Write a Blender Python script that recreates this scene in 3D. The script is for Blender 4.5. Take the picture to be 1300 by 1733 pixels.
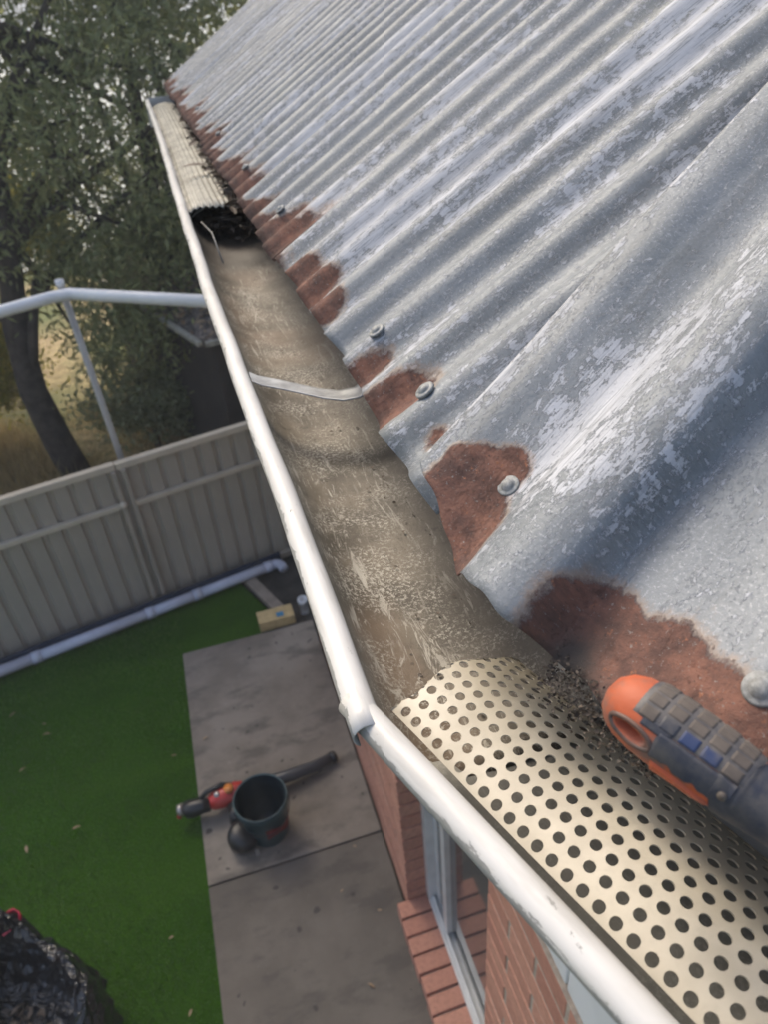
import bpy, bmesh, math, random
import numpy as np
from mathutils import Vector, Matrix, noise as mn
random.seed(7); rng = np.random.default_rng(7)
R = math.radians
sc = bpy.context.scene
for o in list(bpy.data.objects): bpy.data.objects.remove(o)

# ------------------------------------------------------------------ camera
cam = bpy.data.cameras.new('camera'); camo = bpy.data.objects.new('camera', cam)
sc.collection.objects.link(camo); sc.camera = camo
cam.sensor_fit = 'VERTICAL'; cam.sensor_height = 36; cam.lens = 36*1250/1733
cam.clip_start = .02; cam.clip_end = 2000
CX = (0.95379753, -0.2256098, 0.19841997)    # world x, y, up seen from the camera (right, down, forward)
CY = (-0.29217859, -0.54259971, 0.78753871)
CU = (-0.07001383, -0.80912655, -0.58344862)
CZ = 3.6
rt = Vector((CX[0], CY[0], CU[0])); dn = Vector((CX[1], CY[1], CU[1])); fw = Vector((CX[2], CY[2], CU[2]))
M = Matrix((rt, -dn, -fw)).transposed().to_4x4(); M.translation = Vector((0, 0, CZ)); camo.matrix_world = M
cam.dof.use_dof = True; cam.dof.focus_distance = .50; cam.dof.aperture_fstop = 11.0

# ------------------------------------------------------------------ world, sun, exposure
SUN_EL, SUN_AZ = 47, -14          # elevation; azimuth measured from +Y towards +X
w = bpy.data.worlds.new('World'); sc.world = w; w.use_nodes = True
nt = w.node_tree; bg = nt.nodes['Background']
sky = nt.nodes.new('ShaderNodeTexSky'); sky.sky_type = 'NISHITA'; sky.sun_disc = False
sky.sun_elevation = R(SUN_EL); sky.sun_rotation = R(SUN_AZ % 360); sky.dust_density = 5.0; sky.air_density = 1.0; sky.ozone_density = 0.2
nt.links.new(sky.outputs[0], bg.inputs[0]); bg.inputs[1].default_value = .15
sun = bpy.data.lights.new('sun', 'SUN'); sun.energy = 1.35; sun.angle = R(20); sun.color = (1, .90, .76)
suno = bpy.data.objects.new('sun', sun); sc.collection.objects.link(suno)
sd = Vector((math.cos(R(SUN_EL))*math.sin(R(SUN_AZ)), math.cos(R(SUN_EL))*math.cos(R(SUN_AZ)), math.sin(R(SUN_EL))))
suno.rotation_euler = sd.to_track_quat('Z', 'Y').to_euler(); suno.location = (0, 0, 20)
sc.view_settings.view_transform = 'Standard'; sc.view_settings.look = 'None'
sc.view_settings.exposure = 0.85; sc.view_settings.gamma = 1

# ------------------------------------------------------------------ helpers
col = sc.collection
def tag(o, label=None, cat=None, group=None, kind=None):
    if label: o['label'] = label
    if cat: o['category'] = cat
    if group: o['group'] = group
    if kind: o['kind'] = kind
    return o
def empty(name, loc=(0, 0, 0), rz=0, label=None, cat=None, group=None):
    o = bpy.data.objects.new(name, None); col.objects.link(o); o.location = loc; o.rotation_euler = (0, 0, rz)
    o.empty_display_size = .1
    return tag(o, label, cat, group)
def link(name, me, mat, parent=None, smooth=False):
    if mat and not me.materials: me.materials.append(mat)
    if smooth: me.shade_smooth()
    o = bpy.data.objects.new(name, me); col.objects.link(o)
    if parent: o.parent = parent
    return o
def mesh(name, vs, fs, mat=None, parent=None, smooth=False):
    me = bpy.data.meshes.new(name); me.from_pydata([tuple(v) for v in vs], [], fs); me.update()
    return link(name, me, mat, parent, smooth)
def frombm(name, bm, mat, parent=None, smooth=False):
    me = bpy.data.meshes.new(name); bm.to_mesh(me); bm.free(); return link(name, me, mat, parent, smooth)
def inpar(o, parent):          # child given in world coordinates
    o.parent = parent; o.matrix_parent_inverse = Matrix.Translation(-Vector(parent.location)); return o
def box_bm(bm, c, s, rot=None, bev=0):
    r = bmesh.ops.create_cube(bm, size=1); vs = r['verts']
    m = Matrix.Translation(c) @ (rot.to_4x4() if rot else Matrix()) @ Matrix.Diagonal((*s, 1))
    bmesh.ops.transform(bm, matrix=m, verts=vs)
    if bev:
        es = list({e for v in vs for e in v.link_edges})
        bmesh.ops.bevel(bm, geom=es, offset=bev, segments=2, affect='EDGES', profile=.6)
def box(name, c, s, mat, parent=None, bev=0, rot=None):
    bm = bmesh.new(); box_bm(bm, c, s, rot, bev); return frombm(name, bm, mat, parent)
def frames(path):
    pts = [Vector(p) for p in path]; out = []; up = None
    for i, p in enumerate(pts):
        t = (pts[min(i+1, len(pts)-1)] - pts[max(i-1, 0)]).normalized()
        if up is None:
            up = Vector((0, 0, 1)) if abs(t.z) < .9 else Vector((1, 0, 0))
        x = up.cross(t).normalized(); up = t.cross(x).normalized(); out.append((p, x, up, t))
    return out
def tube_vf(path, rad, n=10, off=0):
    fr = frames(path); vs = []; fs = []
    for i, (p, x, y, t) in enumerate(fr):
        r = rad[i] if hasattr(rad, '__len__') else rad
        for k in range(n):
            a = 2*math.pi*k/n; vs.append(p + x*(r*math.cos(a)) + y*(r*math.sin(a)))
    m = len(fr)
    for i in range(m-1):
        for k in range(n):
            a = i*n+k; b = i*n+(k+1) % n; fs.append((off+a, off+b, off+b+n, off+a+n))
    fs.append(tuple(off+k for k in reversed(range(n)))); fs.append(tuple(off+(m-1)*n+k for k in range(n)))
    return vs, fs
def tube(name, path, rad, mat, parent=None, n=12, smooth=True):
    vs, fs = tube_vf(path, rad, n); return mesh(name, vs, fs, mat, parent, smooth)
def lathe(name, prof, mat, parent=None, n=32, loc=(0, 0, 0)):
    vs = []; fs = []
    for r, z in prof:
        for k in range(n): a = 2*math.pi*k/n; vs.append((loc[0]+r*math.cos(a), loc[1]+r*math.sin(a), loc[2]+z))
    for i in range(len(prof)-1):
        for k in range(n): a = i*n+k; b = i*n+(k+1) % n; fs.append((a, b, b+n, a+n))
    return mesh(name, vs, fs, mat, parent, True)
def grid(name, nu, nv, fn, mat, parent=None, smooth=True, uv=None, attrs=None, thick=0, keep=None):
    U, V = np.meshgrid(np.arange(nu), np.arange(nv), indexing='ij')
    P = fn(U.ravel(), V.ravel())            # (n,3)
    idx = (U*nv+V); f = np.stack([idx[:-1, :-1], idx[1:, :-1], idx[1:, 1:], idx[:-1, 1:]], -1).reshape(-1, 4)
    if keep is not None: f = f[keep(P[f].mean(1))]
    me = bpy.data.meshes.new(name); me.from_pydata(P.tolist(), [], f.tolist())
    if uv is not None:
        l = me.uv_layers.new(name='UVMap'); vi = np.empty(len(me.loops), int); me.loops.foreach_get('vertex_index', vi)
        l.data.foreach_set('uv', uv[vi].astype(np.float32).ravel())
    for k, a in (attrs or {}).items():
        at = me.attributes.new(k, 'FLOAT', 'POINT'); at.data.foreach_set('value', a.astype(np.float32))
    me.update(); o = link(name, me, mat, parent, smooth)
    if thick:
        md = o.modifiers.new('thickness', 'SOLIDIFY'); md.thickness = thick; md.offset = 0
    return o

# ------------------------------------------------------------------ node materials
class N:
    def __init__(s, name, rough=.6, metal=0, spec=.5):
        s.m = bpy.data.materials.new(name); s.m.use_nodes = True; s.t = s.m.node_tree; s.n = s.t.nodes
        s.b = s.n['Principled BSDF']; s.set('Roughness', rough); s.set('Metallic', metal); s.set('Specular IOR Level', spec)
    def set(s, k, v):
        i = s.b.inputs[k]
        if isinstance(v, bpy.types.NodeSocket): s.t.links.new(v, i)
        elif hasattr(v, '__len__') and len(v) == 3: i.default_value = (*v, 1)
        else: i.default_value = v
    def put(s, i, v):
        if isinstance(v, bpy.types.NodeSocket): s.t.links.new(v, i)
        elif hasattr(v, '__len__') and len(v) == 3 and i.type == 'RGBA': i.default_value = (*v, 1)
        else: i.default_value = v
    def co(s, which='Object', scale=(1, 1, 1), rot=(0, 0, 0), loc=(0, 0, 0)):
        c = s.n.new('ShaderNodeTexCoord'); mp = s.n.new('ShaderNodeMapping')
        mp.inputs['Scale'].default_value = scale; mp.inputs['Rotation'].default_value = rot; mp.inputs['Location'].default_value = loc
        s.t.links.new(c.outputs[which], mp.inputs[0]); return mp.outputs[0]
    def noise(s, co, scale=5, det=4, rough=.55, dist=0):
        x = s.n.new('ShaderNodeTexNoise'); s.put(x.inputs['Vector'], co); x.inputs['Scale'].default_value = scale
        x.inputs['Detail'].default_value = det; x.inputs['Roughness'].default_value = rough; x.inputs['Distortion'].default_value = dist
        return x.outputs['Fac']
    def voro(s, co, scale=5, feat='F1', out='Distance', rnd=1):
        x = s.n.new('ShaderNodeTexVoronoi'); s.put(x.inputs['Vector'], co); x.inputs['Scale'].default_value = scale
        x.feature = feat; x.inputs['Randomness'].default_value = rnd; return x.outputs[out]
    def ramp(s, f, stops, mode='LINEAR'):
        x = s.n.new('ShaderNodeValToRGB'); s.put(x.inputs[0], f); e = x.color_ramp.elements; x.color_ramp.interpolation = mode
        while len(e) < len(stops): e.new(.5)
        for i, (p, c) in enumerate(stops):
            e[i].position = p; e[i].color = (c, c, c, 1) if not hasattr(c, '__len__') else (*c, 1)
        return x.outputs[0]
    def mix(s, f, a, b, mode='MIX'):
        x = s.n.new('ShaderNodeMix'); x.data_type = 'RGBA'; x.blend_type = mode; s.put(x.inputs[0], f)
        s.put(x.inputs[6], a); s.put(x.inputs[7], b); return x.outputs[2]
    def math(s, op, a, b=0, c=0, clamp=False):
        x = s.n.new('ShaderNodeMath'); x.operation = op; x.use_clamp = clamp
        s.put(x.inputs[0], a); s.put(x.inputs[1], b); s.put(x.inputs[2], c); return x.outputs[0]
    def smooth(s, f, lo, hi, a=0, b=1):
        x = s.n.new('ShaderNodeMapRange'); x.interpolation_type = 'SMOOTHSTEP'; s.put(x.inputs[0], f)
        for i, v in enumerate((lo, hi, a, b)): s.put(x.inputs[1+i], v)
        return x.outputs[0]
    def attr(s, k):
        x = s.n.new('ShaderNodeAttribute'); x.attribute_name = k; return x.outputs['Fac']
    def rnd(s):
        return s.n.new('ShaderNodeObjectInfo').outputs['Random']
    def bump(s, h, st=.3, d=.01):
        x = s.n.new('ShaderNodeBump'); x.inputs['Strength'].default_value = st; x.inputs['Distance'].default_value = d
        s.put(x.inputs['Height'], h); s.t.links.new(x.outputs[0], s.b.inputs['Normal'])
def simple(name, c, rough=.6, metal=0, var=.25, scale=8, bump=0, bd=.01, spec=.5):
    n = N(name, rough, metal, spec); co = n.co(); f = n.noise(co, scale, 6, .6)
    a = tuple(x*(1-var) for x in c); b = tuple(min(x*(1+var), .95) for x in c)
    n.set('Base Color', n.mix(n.smooth(f, .3, .7), a, b))
    if bump: n.bump(n.noise(co, scale*5, 5, .6), bump, bd)
    return n.m

def roof_material():
    n = N('weathered_galvanised_paint', .5, .0)
    uv = n.co('UV')
    st = n.co('UV', (1, .2, 1)); st2 = n.co('UV', (1, .045, 1)); 
    zinc = n.mix(n.smooth(n.noise(uv, 7, 5, .6), .35, .65), (.135, .155, .170), (.205, .226, .243))
    zinc = n.mix(n.math('MULTIPLY', n.smooth(n.noise(uv, 260, 3, .7),   .42, .68), .3), zinc, (.27, .29, .305))
    zinc = n.mix(n.math('MULTIPLY', n.smooth(n.noise(uv, 3, 3, .5), .55, .7), .35), zinc, (.33, .34, .30))
    pa = n.attr('paint')
    big = n.noise(n.co('UV', (1, .3, 1), loc=(3.1, 1.7, 0)), 14, 3, .5)
    mid = n.noise(n.co('UV', (1, .5, 1)), 120, 9, .80, .2)
    fine = n.noise(st2, 520, 3, .6)
    k = n.math('ADD', n.math('MULTIPLY', big, .50), n.math('MULTIPLY', mid, .68))
    k = n.math('ADD', k, n.math('MULTIPLY', n.math('SUBTRACT', fine, .5), .16))
    k = n.math('ADD', k, pa)
    mask = n.smooth(k, .612, .620)
    paint = n.mix(n.smooth(n.noise(st, 40, 4, .6), .3, .7), (.32, .34, .375), (.44, .46, .495))
    paint = n.mix(n.smooth(n.noise(st2, 620, 2, .5), .50, .62), paint, (.27, .29, .315))
    speck = n.math('MULTIPLY', n.smooth(n.noise(uv, 420, 4, .75), .56, .60), n.smooth(n.noise(uv, 10, 3, .5), .35, .55))
    m2 = n.math('MULTIPLY', n.smooth(n.noise(n.co('UV', (1, .55, 1), loc=(9, 4, 0)), 260, 7, .78, .2), .555, .57), n.smooth(n.noise(n.co('UV', (1, .35, 1), loc=(2, 8, 0)), 26, 4, .6), .44, .52))
    mask = n.math('MAXIMUM', mask, n.math('MULTIPLY', m2, .85))
    col_ = n.mix(mask, zinc, paint)
    col_ = n.mix(n.math('MULTIPLY', speck, .5), col_, (.40, .42, .445))
    pit = n.math('MULTIPLY', n.smooth(n.noise(n.co('UV', (1, .6, 1)), 230, 5, .8), .57, .61), n.smooth(n.noise(uv, 18, 3, .5), .42, .6))
    col_ = n.mix(n.math('MULTIPLY', pit, .55), col_, (.115, .125, .13))
    drip = n.smooth(n.noise(n.co('UV', (1, .03, 1)), 90, 4, .6), .48, .66)
    col_ = n.mix(n.math('MULTIPLY', drip, .28), col_, (.12, .125, .12))
    # rust
    ru = n.attr('rust')
    rn = n.math('ADD', n.noise(n.co('UV', (1, .6, 1)), 130, 7, .78), n.math('MULTIPLY', n.noise(uv, 22, 3), .8))
    rk = n.math('ADD', ru, n.math('MULTIPLY', n.math('SUBTRACT', rn, .9), .62))
    rm = n.smooth(rk, .455, .58); halo = n.math('SUBTRACT', n.smooth(rk, .30, .50), n.smooth(rk, .47, .58))
    rc = n.mix(n.smooth(n.noise(uv, 45, 6, .7), .35, .7), (.085, .047, .038), (.205, .098, .068))
    rc = n.mix(n.smooth(n.noise(uv, 160, 4, .7), .60, .70), rc, (.26, .11, .06)); rc = n.mix(n.math('MULTIPLY', n.smooth(n.noise(uv, 340, 4, .75), .60, .66), .6), rc, (.24, .235, .22)); rc = n.mix(n.math('MULTIPLY', n.smooth(n.noise(uv, 210, 3, .7), .62, .7), .7), rc, (.035, .026, .024))
    rc = n.mix(n.attr('grime'), rc, (.045, .038, .034))
    col_ = n.mix(n.math('MULTIPLY', halo, .6), col_, (.27, .18, .115))
    col_ = n.mix(n.math('MULTIPLY', n.attr('grime'), .85), col_, (.06, .052, .046))
    col_ = n.mix(rm, col_, rc)
    n.set('Base Color', col_)
    rough = n.math('ADD', n.math('MULTIPLY', rm, .35), n.math('ADD', .58, n.math('MULTIPLY', mask, .12)))
    n.set('Roughness', rough)
    n.set('Metallic', n.math('MULTIPLY', n.math('SUBTRACT', 1, n.math('MAXIMUM', rm, mask)), .12))
    h = n.math('ADD', n.math('MULTIPLY', mask, .35), n.math('MULTIPLY', n.noise(uv, 300, 4, .7), .35))
    h = n.math('ADD', h, n.math('MULTIPLY', rm, n.math('MULTIPLY', n.noise(uv, 120, 5, .7), .9)))
    n.bump(h, .8, .0020)
    return n.m

def gutter_dirt_material(grey=0):
    n = N('dirty_gutter_metal', .55)
    co = n.co('UV'); along = n.co('UV', (1, .35, 1))
    base = n.mix(n.smooth(n.noise(co, 14, 5, .6), .35, .65), (.070, .060, .045), (.165, .142, .108))
    base = n.mix(n.smooth(n.noise(co, 55, 5, .7), .55, .75), base, (.055, .047, .036))
    base = n.mix(n.math('MULTIPLY', n.smooth(n.noise(co, 5, 2), .5, .62), .45), base, (.20, .14, .095))
    sp = n.smooth(n.noise(co, 330, 6, .78, .3), .515, .555)
    zone = n.smooth(n.noise(co, 15, 6, .7), .43, .60)
    sw = n.smooth(n.noise(n.co('UV', (1, .22, 1), rot=(0, 0, .5)), 130, 4, .6, 2.2), .60, .64)
    sw2 = n.smooth(n.noise(n.co('UV', (1, .1, 1), rot=(0, 0, -.15)), 150, 3, .5, 1.0), .66, .69)
    scr = n.smooth(n.noise(n.co('UV', (1, .16, 1), rot=(0, 0, -.22), loc=(.3, .1, 0)), 62, 9, .82, 1.6), .545, .60); scr = n.math('MULTIPLY', scr, n.smooth(n.noise(co, 7, 3), .40, .50))
    sp = n.math('MAXIMUM', n.math('MULTIPLY', sp, zone), n.math('MULTIPLY', scr, .8)); zone = 1.0
    m = n.math('MAXIMUM', n.math('MULTIPLY', sp, zone), n.math('MULTIPLY', n.math('MAXIMUM', n.math('MULTIPLY', sw, .8), sw2), n.smooth(n.noise(co, 12, 3), .46, .6)))
    c = n.mix(n.math('MULTIPLY', m, .85), base, (.46, .44, .38))
    # cleaner pale paint on the upright walls
    c = n.mix(n.math('MULTIPLY', n.attr('wall'), .75), c, n.mix(n.smooth(n.noise(along, 60, 4), .4, .65), (.22, .22, .19), (.32, .32, .28)))
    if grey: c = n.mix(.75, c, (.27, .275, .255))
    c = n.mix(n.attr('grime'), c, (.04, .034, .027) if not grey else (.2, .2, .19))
    n.set('Base Color', c); n.bump(n.noise(co, 300, 5, .7), .5, .0012)
    return n.m

def chipped_white(name='chipped_white_paint', amt=.64):
    n = N(name, .33, 0); co = n.co('UV'); al = n.co('UV', (1, .3, 1))
    c = n.mix(n.smooth(n.noise(al, 16, 5, .6), .4, .7), (.52, .515, .49), (.62, .615, .59))
    ch = n.math('ADD', n.noise(al, 70, 7, .72, .3), n.math('MULTIPLY', n.attr('edge'), .34))
    m = n.smooth(ch, amt, amt+.012)
    c = n.mix(m, c, n.mix(n.noise(co, 200, 3), (.20, .20, .19), (.36, .36, .34)))
    c = n.mix(n.math('MULTIPLY', n.smooth(n.noise(co, 30, 6, .7), .58, .75), .25), c, (.45, .41, .33))
    c = n.mix(n.math('MULTIPLY', n.smooth(n.noise(n.co('UV', (1, .12, 1)), 90, 5, .6), .50, .66), .35), c, (.33, .32, .28)); n.set('Base Color', c); n.set('Roughness', n.math('ADD', .38, n.math('MULTIPLY', m, .4)))
    n.bump(n.math('SUBTRACT', n.math('MULTIPLY', n.noise(al, 25, 3), .5), m), .35, .0012)
    return n.m

MAT = {}
MAT['roof'] = roof_material()
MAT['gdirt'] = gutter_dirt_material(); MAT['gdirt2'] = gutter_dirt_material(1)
MAT['gwhite'] = chipped_white()
MAT['gface'] = simple('bare_grey_gutter_face', (.27, .275, .27), .5, .1, .35, 30)
MAT['guard'] = (lambda n: (n.set('Base Color', n.mix(n.math('MULTIPLY', n.smooth(n.noise(n.co(), 120, 6, .7), .5, .72), .45), n.mix(n.smooth(n.noise(n.co(), 25, 4), .35, .65), (.41, .37, .285), (.52, .475, .375)), (.40, .36, .28))), n.bump(n.noise(n.co(), 500, 3), .15, .0006), n.m)[-1])(N('cream_guard_enamel', .42))
MAT['guard_old'] = simple('weathered_cream_guard', (.31, .30, .255), .6, 0, .35, 22)
MAT['strap'] = simple('galvanised_strap', (.30, .31, .315), .45, .35, .25, 60, .2, .001)
MAT['screw'] = simple('dull_zinc_screw', (.24, .25, .245), .6, .1, .3, 300, .4, .0006)
MAT['fascia'] = simple('grey_fascia', (.25, .25, .25), .6)
MAT['mortar'] = simple('mortar', (.36, .31, .26), .9, 0, .2, 60, .4, .004)
def brick_mat(name, c1, c2):
    n = N(name, .85); co = n.co()
    c = n.mix(n.rnd(), c1, c2); c = n.mix(n.math('MULTIPLY', n.smooth(n.noise(co, 60, 6, .7), .4, .7), .5), c, tuple(x*.6 for x in c1))
    n.set('Base Color', c); n.bump(n.noise(co, 160, 5, .7), .5, .003); return n.m
MAT['brick'] = brick_mat('red_clay_brick', (.40, .19, .14), (.50, .26, .19))
MAT['whitepaint'] = simple('white_painted_metal', (.66, .69, .72), .4, 0, .06, 5)
MAT['alu'] = simple('white_aluminium', (.58, .60, .60), .35, .1, .08, 10)
MAT['glass'] = (lambda n: (n.set('Base Color', (.05, .06, .065)), n.m)[-1])(N('dark_window_glass', .05, 0, .8))
def lawn_mat():
    n = N('artificial_turf', 1, 0, .05); co = n.co()
    f = n.noise(n.co(scale=(1, 1, 1)), 1.1, 4, .5); g = n.noise(co, 260, 3, .7)
    c = n.mix(n.smooth(f, .35, .65), (.055, .165, .006), (.085, .235, .011))
    c = n.mix(n.smooth(n.noise(n.co(scale=(.25, 1.4, 1), rot=(0, 0, .25)), 2.2, 3), .45, .62), c, (.09, .23, .014))
    c = n.mix(n.smooth(g, .35, .7), (.03, .08, .011), c)
    n.set('Base Color', c); n.bump(g, .9, .02); return n.m
MAT['lawn'] = lawn_mat()
MAT['turf_blade'] = simple('turf_blade', (.075, .205, .010), .6, 0, .35, 3)
def concrete_mat():
    n = N('stained_concrete', .85, 0, .3); co = n.co('Object')
    c = n.mix(n.smooth(n.noise(co, 2.2, 6, .62), .35, .65), (.175, .155, .132), (.25, .225, .195))
    c = n.mix(n.math('MULTIPLY', n.smooth(n.noise(n.co(scale=(1, 2.2, 1), rot=(0, 0, .3), loc=(4, 2, 0)), 3.3, 5, .6), .5, .66), .75), c, (.11, .10, .09))
    c = n.mix(n.math('MULTIPLY', n.smooth(n.noise(co, 34, 6, .7), .6, .72), .4), c, (.33, .32, .30))
    c = n.mix(n.smooth(n.noise(co, 17, 2, .4), .70, .73), c, (.07, .065, .06))
    c = n.mix(n.math('MULTIPLY', n.attr('stain'), .55), c, (.055, .052, .05)); n.set('Base Color', c); n.bump(n.noise(co, 90, 6, .7), .45, .004); return n.m
MAT['concrete'] = concrete_mat()
MAT['soil'] = simple('dark_soil', (.05, .045, .04), .95, 0, .4, 6, .8, .02)
MAT['drygrass'] = (lambda n: (n.set('Base Color', n.mix(n.smooth(n.noise(n.co(), .7, 5), .38, .62), n.mix(n.smooth(n.noise(n.co(), 9, 5, .7), .4, .6), (.28, .21, .11), (.46, .37, .20)), (.13, .15, .05))), n.bump(n.noise(n.co(), 14, 6, .7), .9, .05), n.m)[-1])(N('dry_grass_ground', .95))
MAT['fence'] = simple('grey_steel_fence', (.37, .335, .285), .5, .05, .07, 3)
MAT['fencerail'] = simple('beige_fence_rail', (.55, .49, .40), .45, .05, .08, 5)
MAT['pvc'] = simple('pale_pvc_pipe', (.50, .53, .64), .35, 0, .08, 6)
MAT['navy'] = simple('navy_strip', (.02, .03, .06), .5)
MAT['timber'] = simple('weathered_plank', (.26, .22, .18), .8, 0, .2, 14, .3, .003)
MAT['yellowtimber'] = simple('pale_yellow_timber', (.50, .38, .19), .7, 0, .15, 20, .2, .002)
MAT['blue'] = simple('blue_print', (.04, .20, .36), .5)
MAT['pipewhite'] = simple('white_tube', (.72, .74, .76), .3, 0, .05, 5)
MAT['poletube'] = simple('grey_pole', (.40, .39, .37), .5, .1, .1, 5)
MAT['teal'] = simple('dark_teal_plastic', (.018, .055, .07), .42, 0, .25, 12)
MAT['tealin'] = simple('dark_bucket_inside', (.008, .02, .03), .35)  # inside wall, darker than the outer plastic
MAT['red'] = simple('red_plastic', (.42, .035, .03), .35, 0, .12, 12)
MAT['darkred'] = simple('dull_red_label', (.17, .015, .02), .5, 0, .3, 40)
MAT['blk'] = simple('black_plastic', (.016, .017, .02), .35, 0, .25, 20)
MAT['greytube'] = simple('grey_black_tube', (.05, .055, .065), .35, 0, .15, 10)
MAT['chrome'] = simple('dull_silver', (.45, .43, .42), .35, .7, .2, 30)
MAT['orangespot'] = simple('orange_cap', (.6, .22, .05), .35)
MAT['shedwall'] = simple('dark_shed_wall', (.045, .037, .033), .8, 0, .2, 4)
MAT['shedroof'] = (lambda n: (n.set('Base Color', n.mix(n.smooth(n.noise(n.co(), 16, 6, .75), .45, .6), (.07, .062, .055), (.30, .25, .22))), n.bump(n.noise(n.co(), 30, 5), .8, .03), n.m)[-1])(N('littered_shed_roof', .9))
MAT['bark'] = simple('dark_bark', (.075, .062, .05), .95, 0, .4, 9, .9, .03)
def leaf_mat(name, a, b, tr=.42):
    n = N(name, .55, 0, .35); g = n.n.new('ShaderNodeNewGeometry')
    c = n.mix(g.outputs['Random Per Island'], a, b); n.set('Base Color', c)
    t = n.n.new('ShaderNodeBsdfTranslucent'); n.put(t.inputs[0], c); mx = n.n.new('ShaderNodeMixShader'); mx.inputs[0].default_value = tr
    n.t.links.new(n.b.outputs[0], mx.inputs[1]); n.t.links.new(t.outputs[0], mx.inputs[2])
    n.t.links.new(mx.outputs[0], n.n['Material Output'].inputs[0]); return n.m
MAT['leafA'] = leaf_mat('olive_green_leaves', (.19, .22, .09), (.36, .38, .19))
MAT['leafB'] = leaf_mat('grey_green_leaves', (.24, .27, .14), (.40, .42, .25))
MAT['leafY'] = leaf_mat('yellow_green_leaves', (.30, .30, .06), (.55, .48, .12), .5)
MAT['straw'] = leaf_mat('dry_straw', (.34, .26, .12), (.55, .45, .24), .4)
MAT['dryleaf'] = leaf_mat('dry_leaf', (.16, .10, .055), (.42, .32, .21), .15)
MAT['tanleaf'] = simple('tan_dead_leaf', (.36, .27, .17), .6, 0, .25, 90, .3, .001)
MAT['darklitter'] = leaf_mat('dark_litter', (.03, .024, .018), (.13, .10, .075), .05)

# ------------------------------------------------------------------ setting: ground, lawn, paving
FA = Vector((-1.735, 4.169, 0)); FB = Vector((.249, 4.597, 0)); fd = (FB-FA).normalized(); fn = Vector((fd.y, -fd.x, 0))  # fence line; fn towards camera
ground = mesh('ground', [(-290, -290, -.06), (290, -290, -.06), (290, 390, -.06), (-290, 390, -.06)], [(0, 1, 2, 3)], MAT['drygrass']); tag(ground, kind='structure')
far = mesh('far_sky_sheet', [(-200, 14, -.05), (200, 14, -.05), (200, 385, -.05), (-200, 385, -.05)], [(0, 1, 2, 3)], simple('pale_sky_tone', (.55, .57, .52), .9, 0, .1, 1)); tag(far, kind='structure')  # added pale sheet, stands in for bright sky between the trees
yard = mesh('yard_soil', [(-9, -6, -.03), (.6, -6, -.03), (.9, 4.75, -.03), (-9, 2.62, -.03)], [(0, 1, 2, 3)], MAT['soil']); tag(yard, kind='structure')
L0 = FA - fd*7 + fn*.10; L1 = Vector((0, 4.40, 0))
def lawnfn(u, v):
    U = u/120.; V = v/160.
    x0 = -9 + 0*V; x1 = -.524 + 0*V
    x = -7.5+U*(6.98); ytop = 4.169+(x+1.735)*fd.y/fd.x - .10
    y = -5 + V*(ytop+5)
    z = -.012 + .003*np.sin(x*5+y*2) + .002*np.sin(y*9)
    return np.stack([x, y, z], 1)
lawn = grid('lawn', 121, 161, lawnfn, MAT['lawn']); tag(lawn, kind='structure')
ln2 = mesh('lawn_strip', [(-.52, 3.822, -.013), (.10, 3.822, -.013), (.12, 4.0, -.013), (-.06, 4.44, -.013), (-.52, 4.33, -.013)], [(0, 1, 2, 3, 4)], MAT['lawn'], None); tag(ln2, kind='structure')
# short upright turf blades, only where the camera comes close enough to see pile
nb = 60000; bx = rng.uniform(-2.6, -.53, nb); by = rng.uniform(1.2, 4.3, nb)
ok = by < 4.169+(bx+1.735)*fd.y/fd.x-.12; bx = bx[ok]; by = by[ok]; nb = len(bx)
an = rng.uniform(0, 6.28, nb); h = rng.uniform(.012, .024, nb); lean = rng.uniform(-.012, .012, (nb, 2))
b0 = np.stack([bx, by, np.full(nb, -.014)], 1); dv = np.stack([np.cos(an), np.sin(an), 0*an], 1)*.0022
V = np.concatenate([b0-dv, b0+dv, b0+np.concatenate([lean, h[:, None]], 1)], 1).reshape(-1, 3)
me = bpy.data.meshes.new('turf_pile'); me.from_pydata(V.tolist(), [], np.arange(nb*3).reshape(-1, 3).tolist())
tp = link('turf_pile', me, MAT['turf_blade']); tag(tp, 'short green pile of the artificial lawn', 'artificial grass', kind='stuff')
# pavement of poured concrete slabs
pave = empty('pavement', (0, 0, 0)); tag(pave, kind='structure')
ys = [3.82, 2.14, .62, -.9, -2.4]
for i in range(4):
    bm = bmesh.new(); y0, y1 = ys[i+1]+.005, ys[i]-.005
    box_bm(bm, (-.0755, (y0+y1)/2, -.04), (.905, y1-y0, .09), None, .006)
    o = frombm('paving_slab', bm, MAT['concrete'], pave); at = o.data.attributes.new('stain', 'FLOAT', 'POINT'); at.data.foreach_set('value', [(0, 1, .9, .8)[i]]*len(o.data.vertices))

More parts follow.
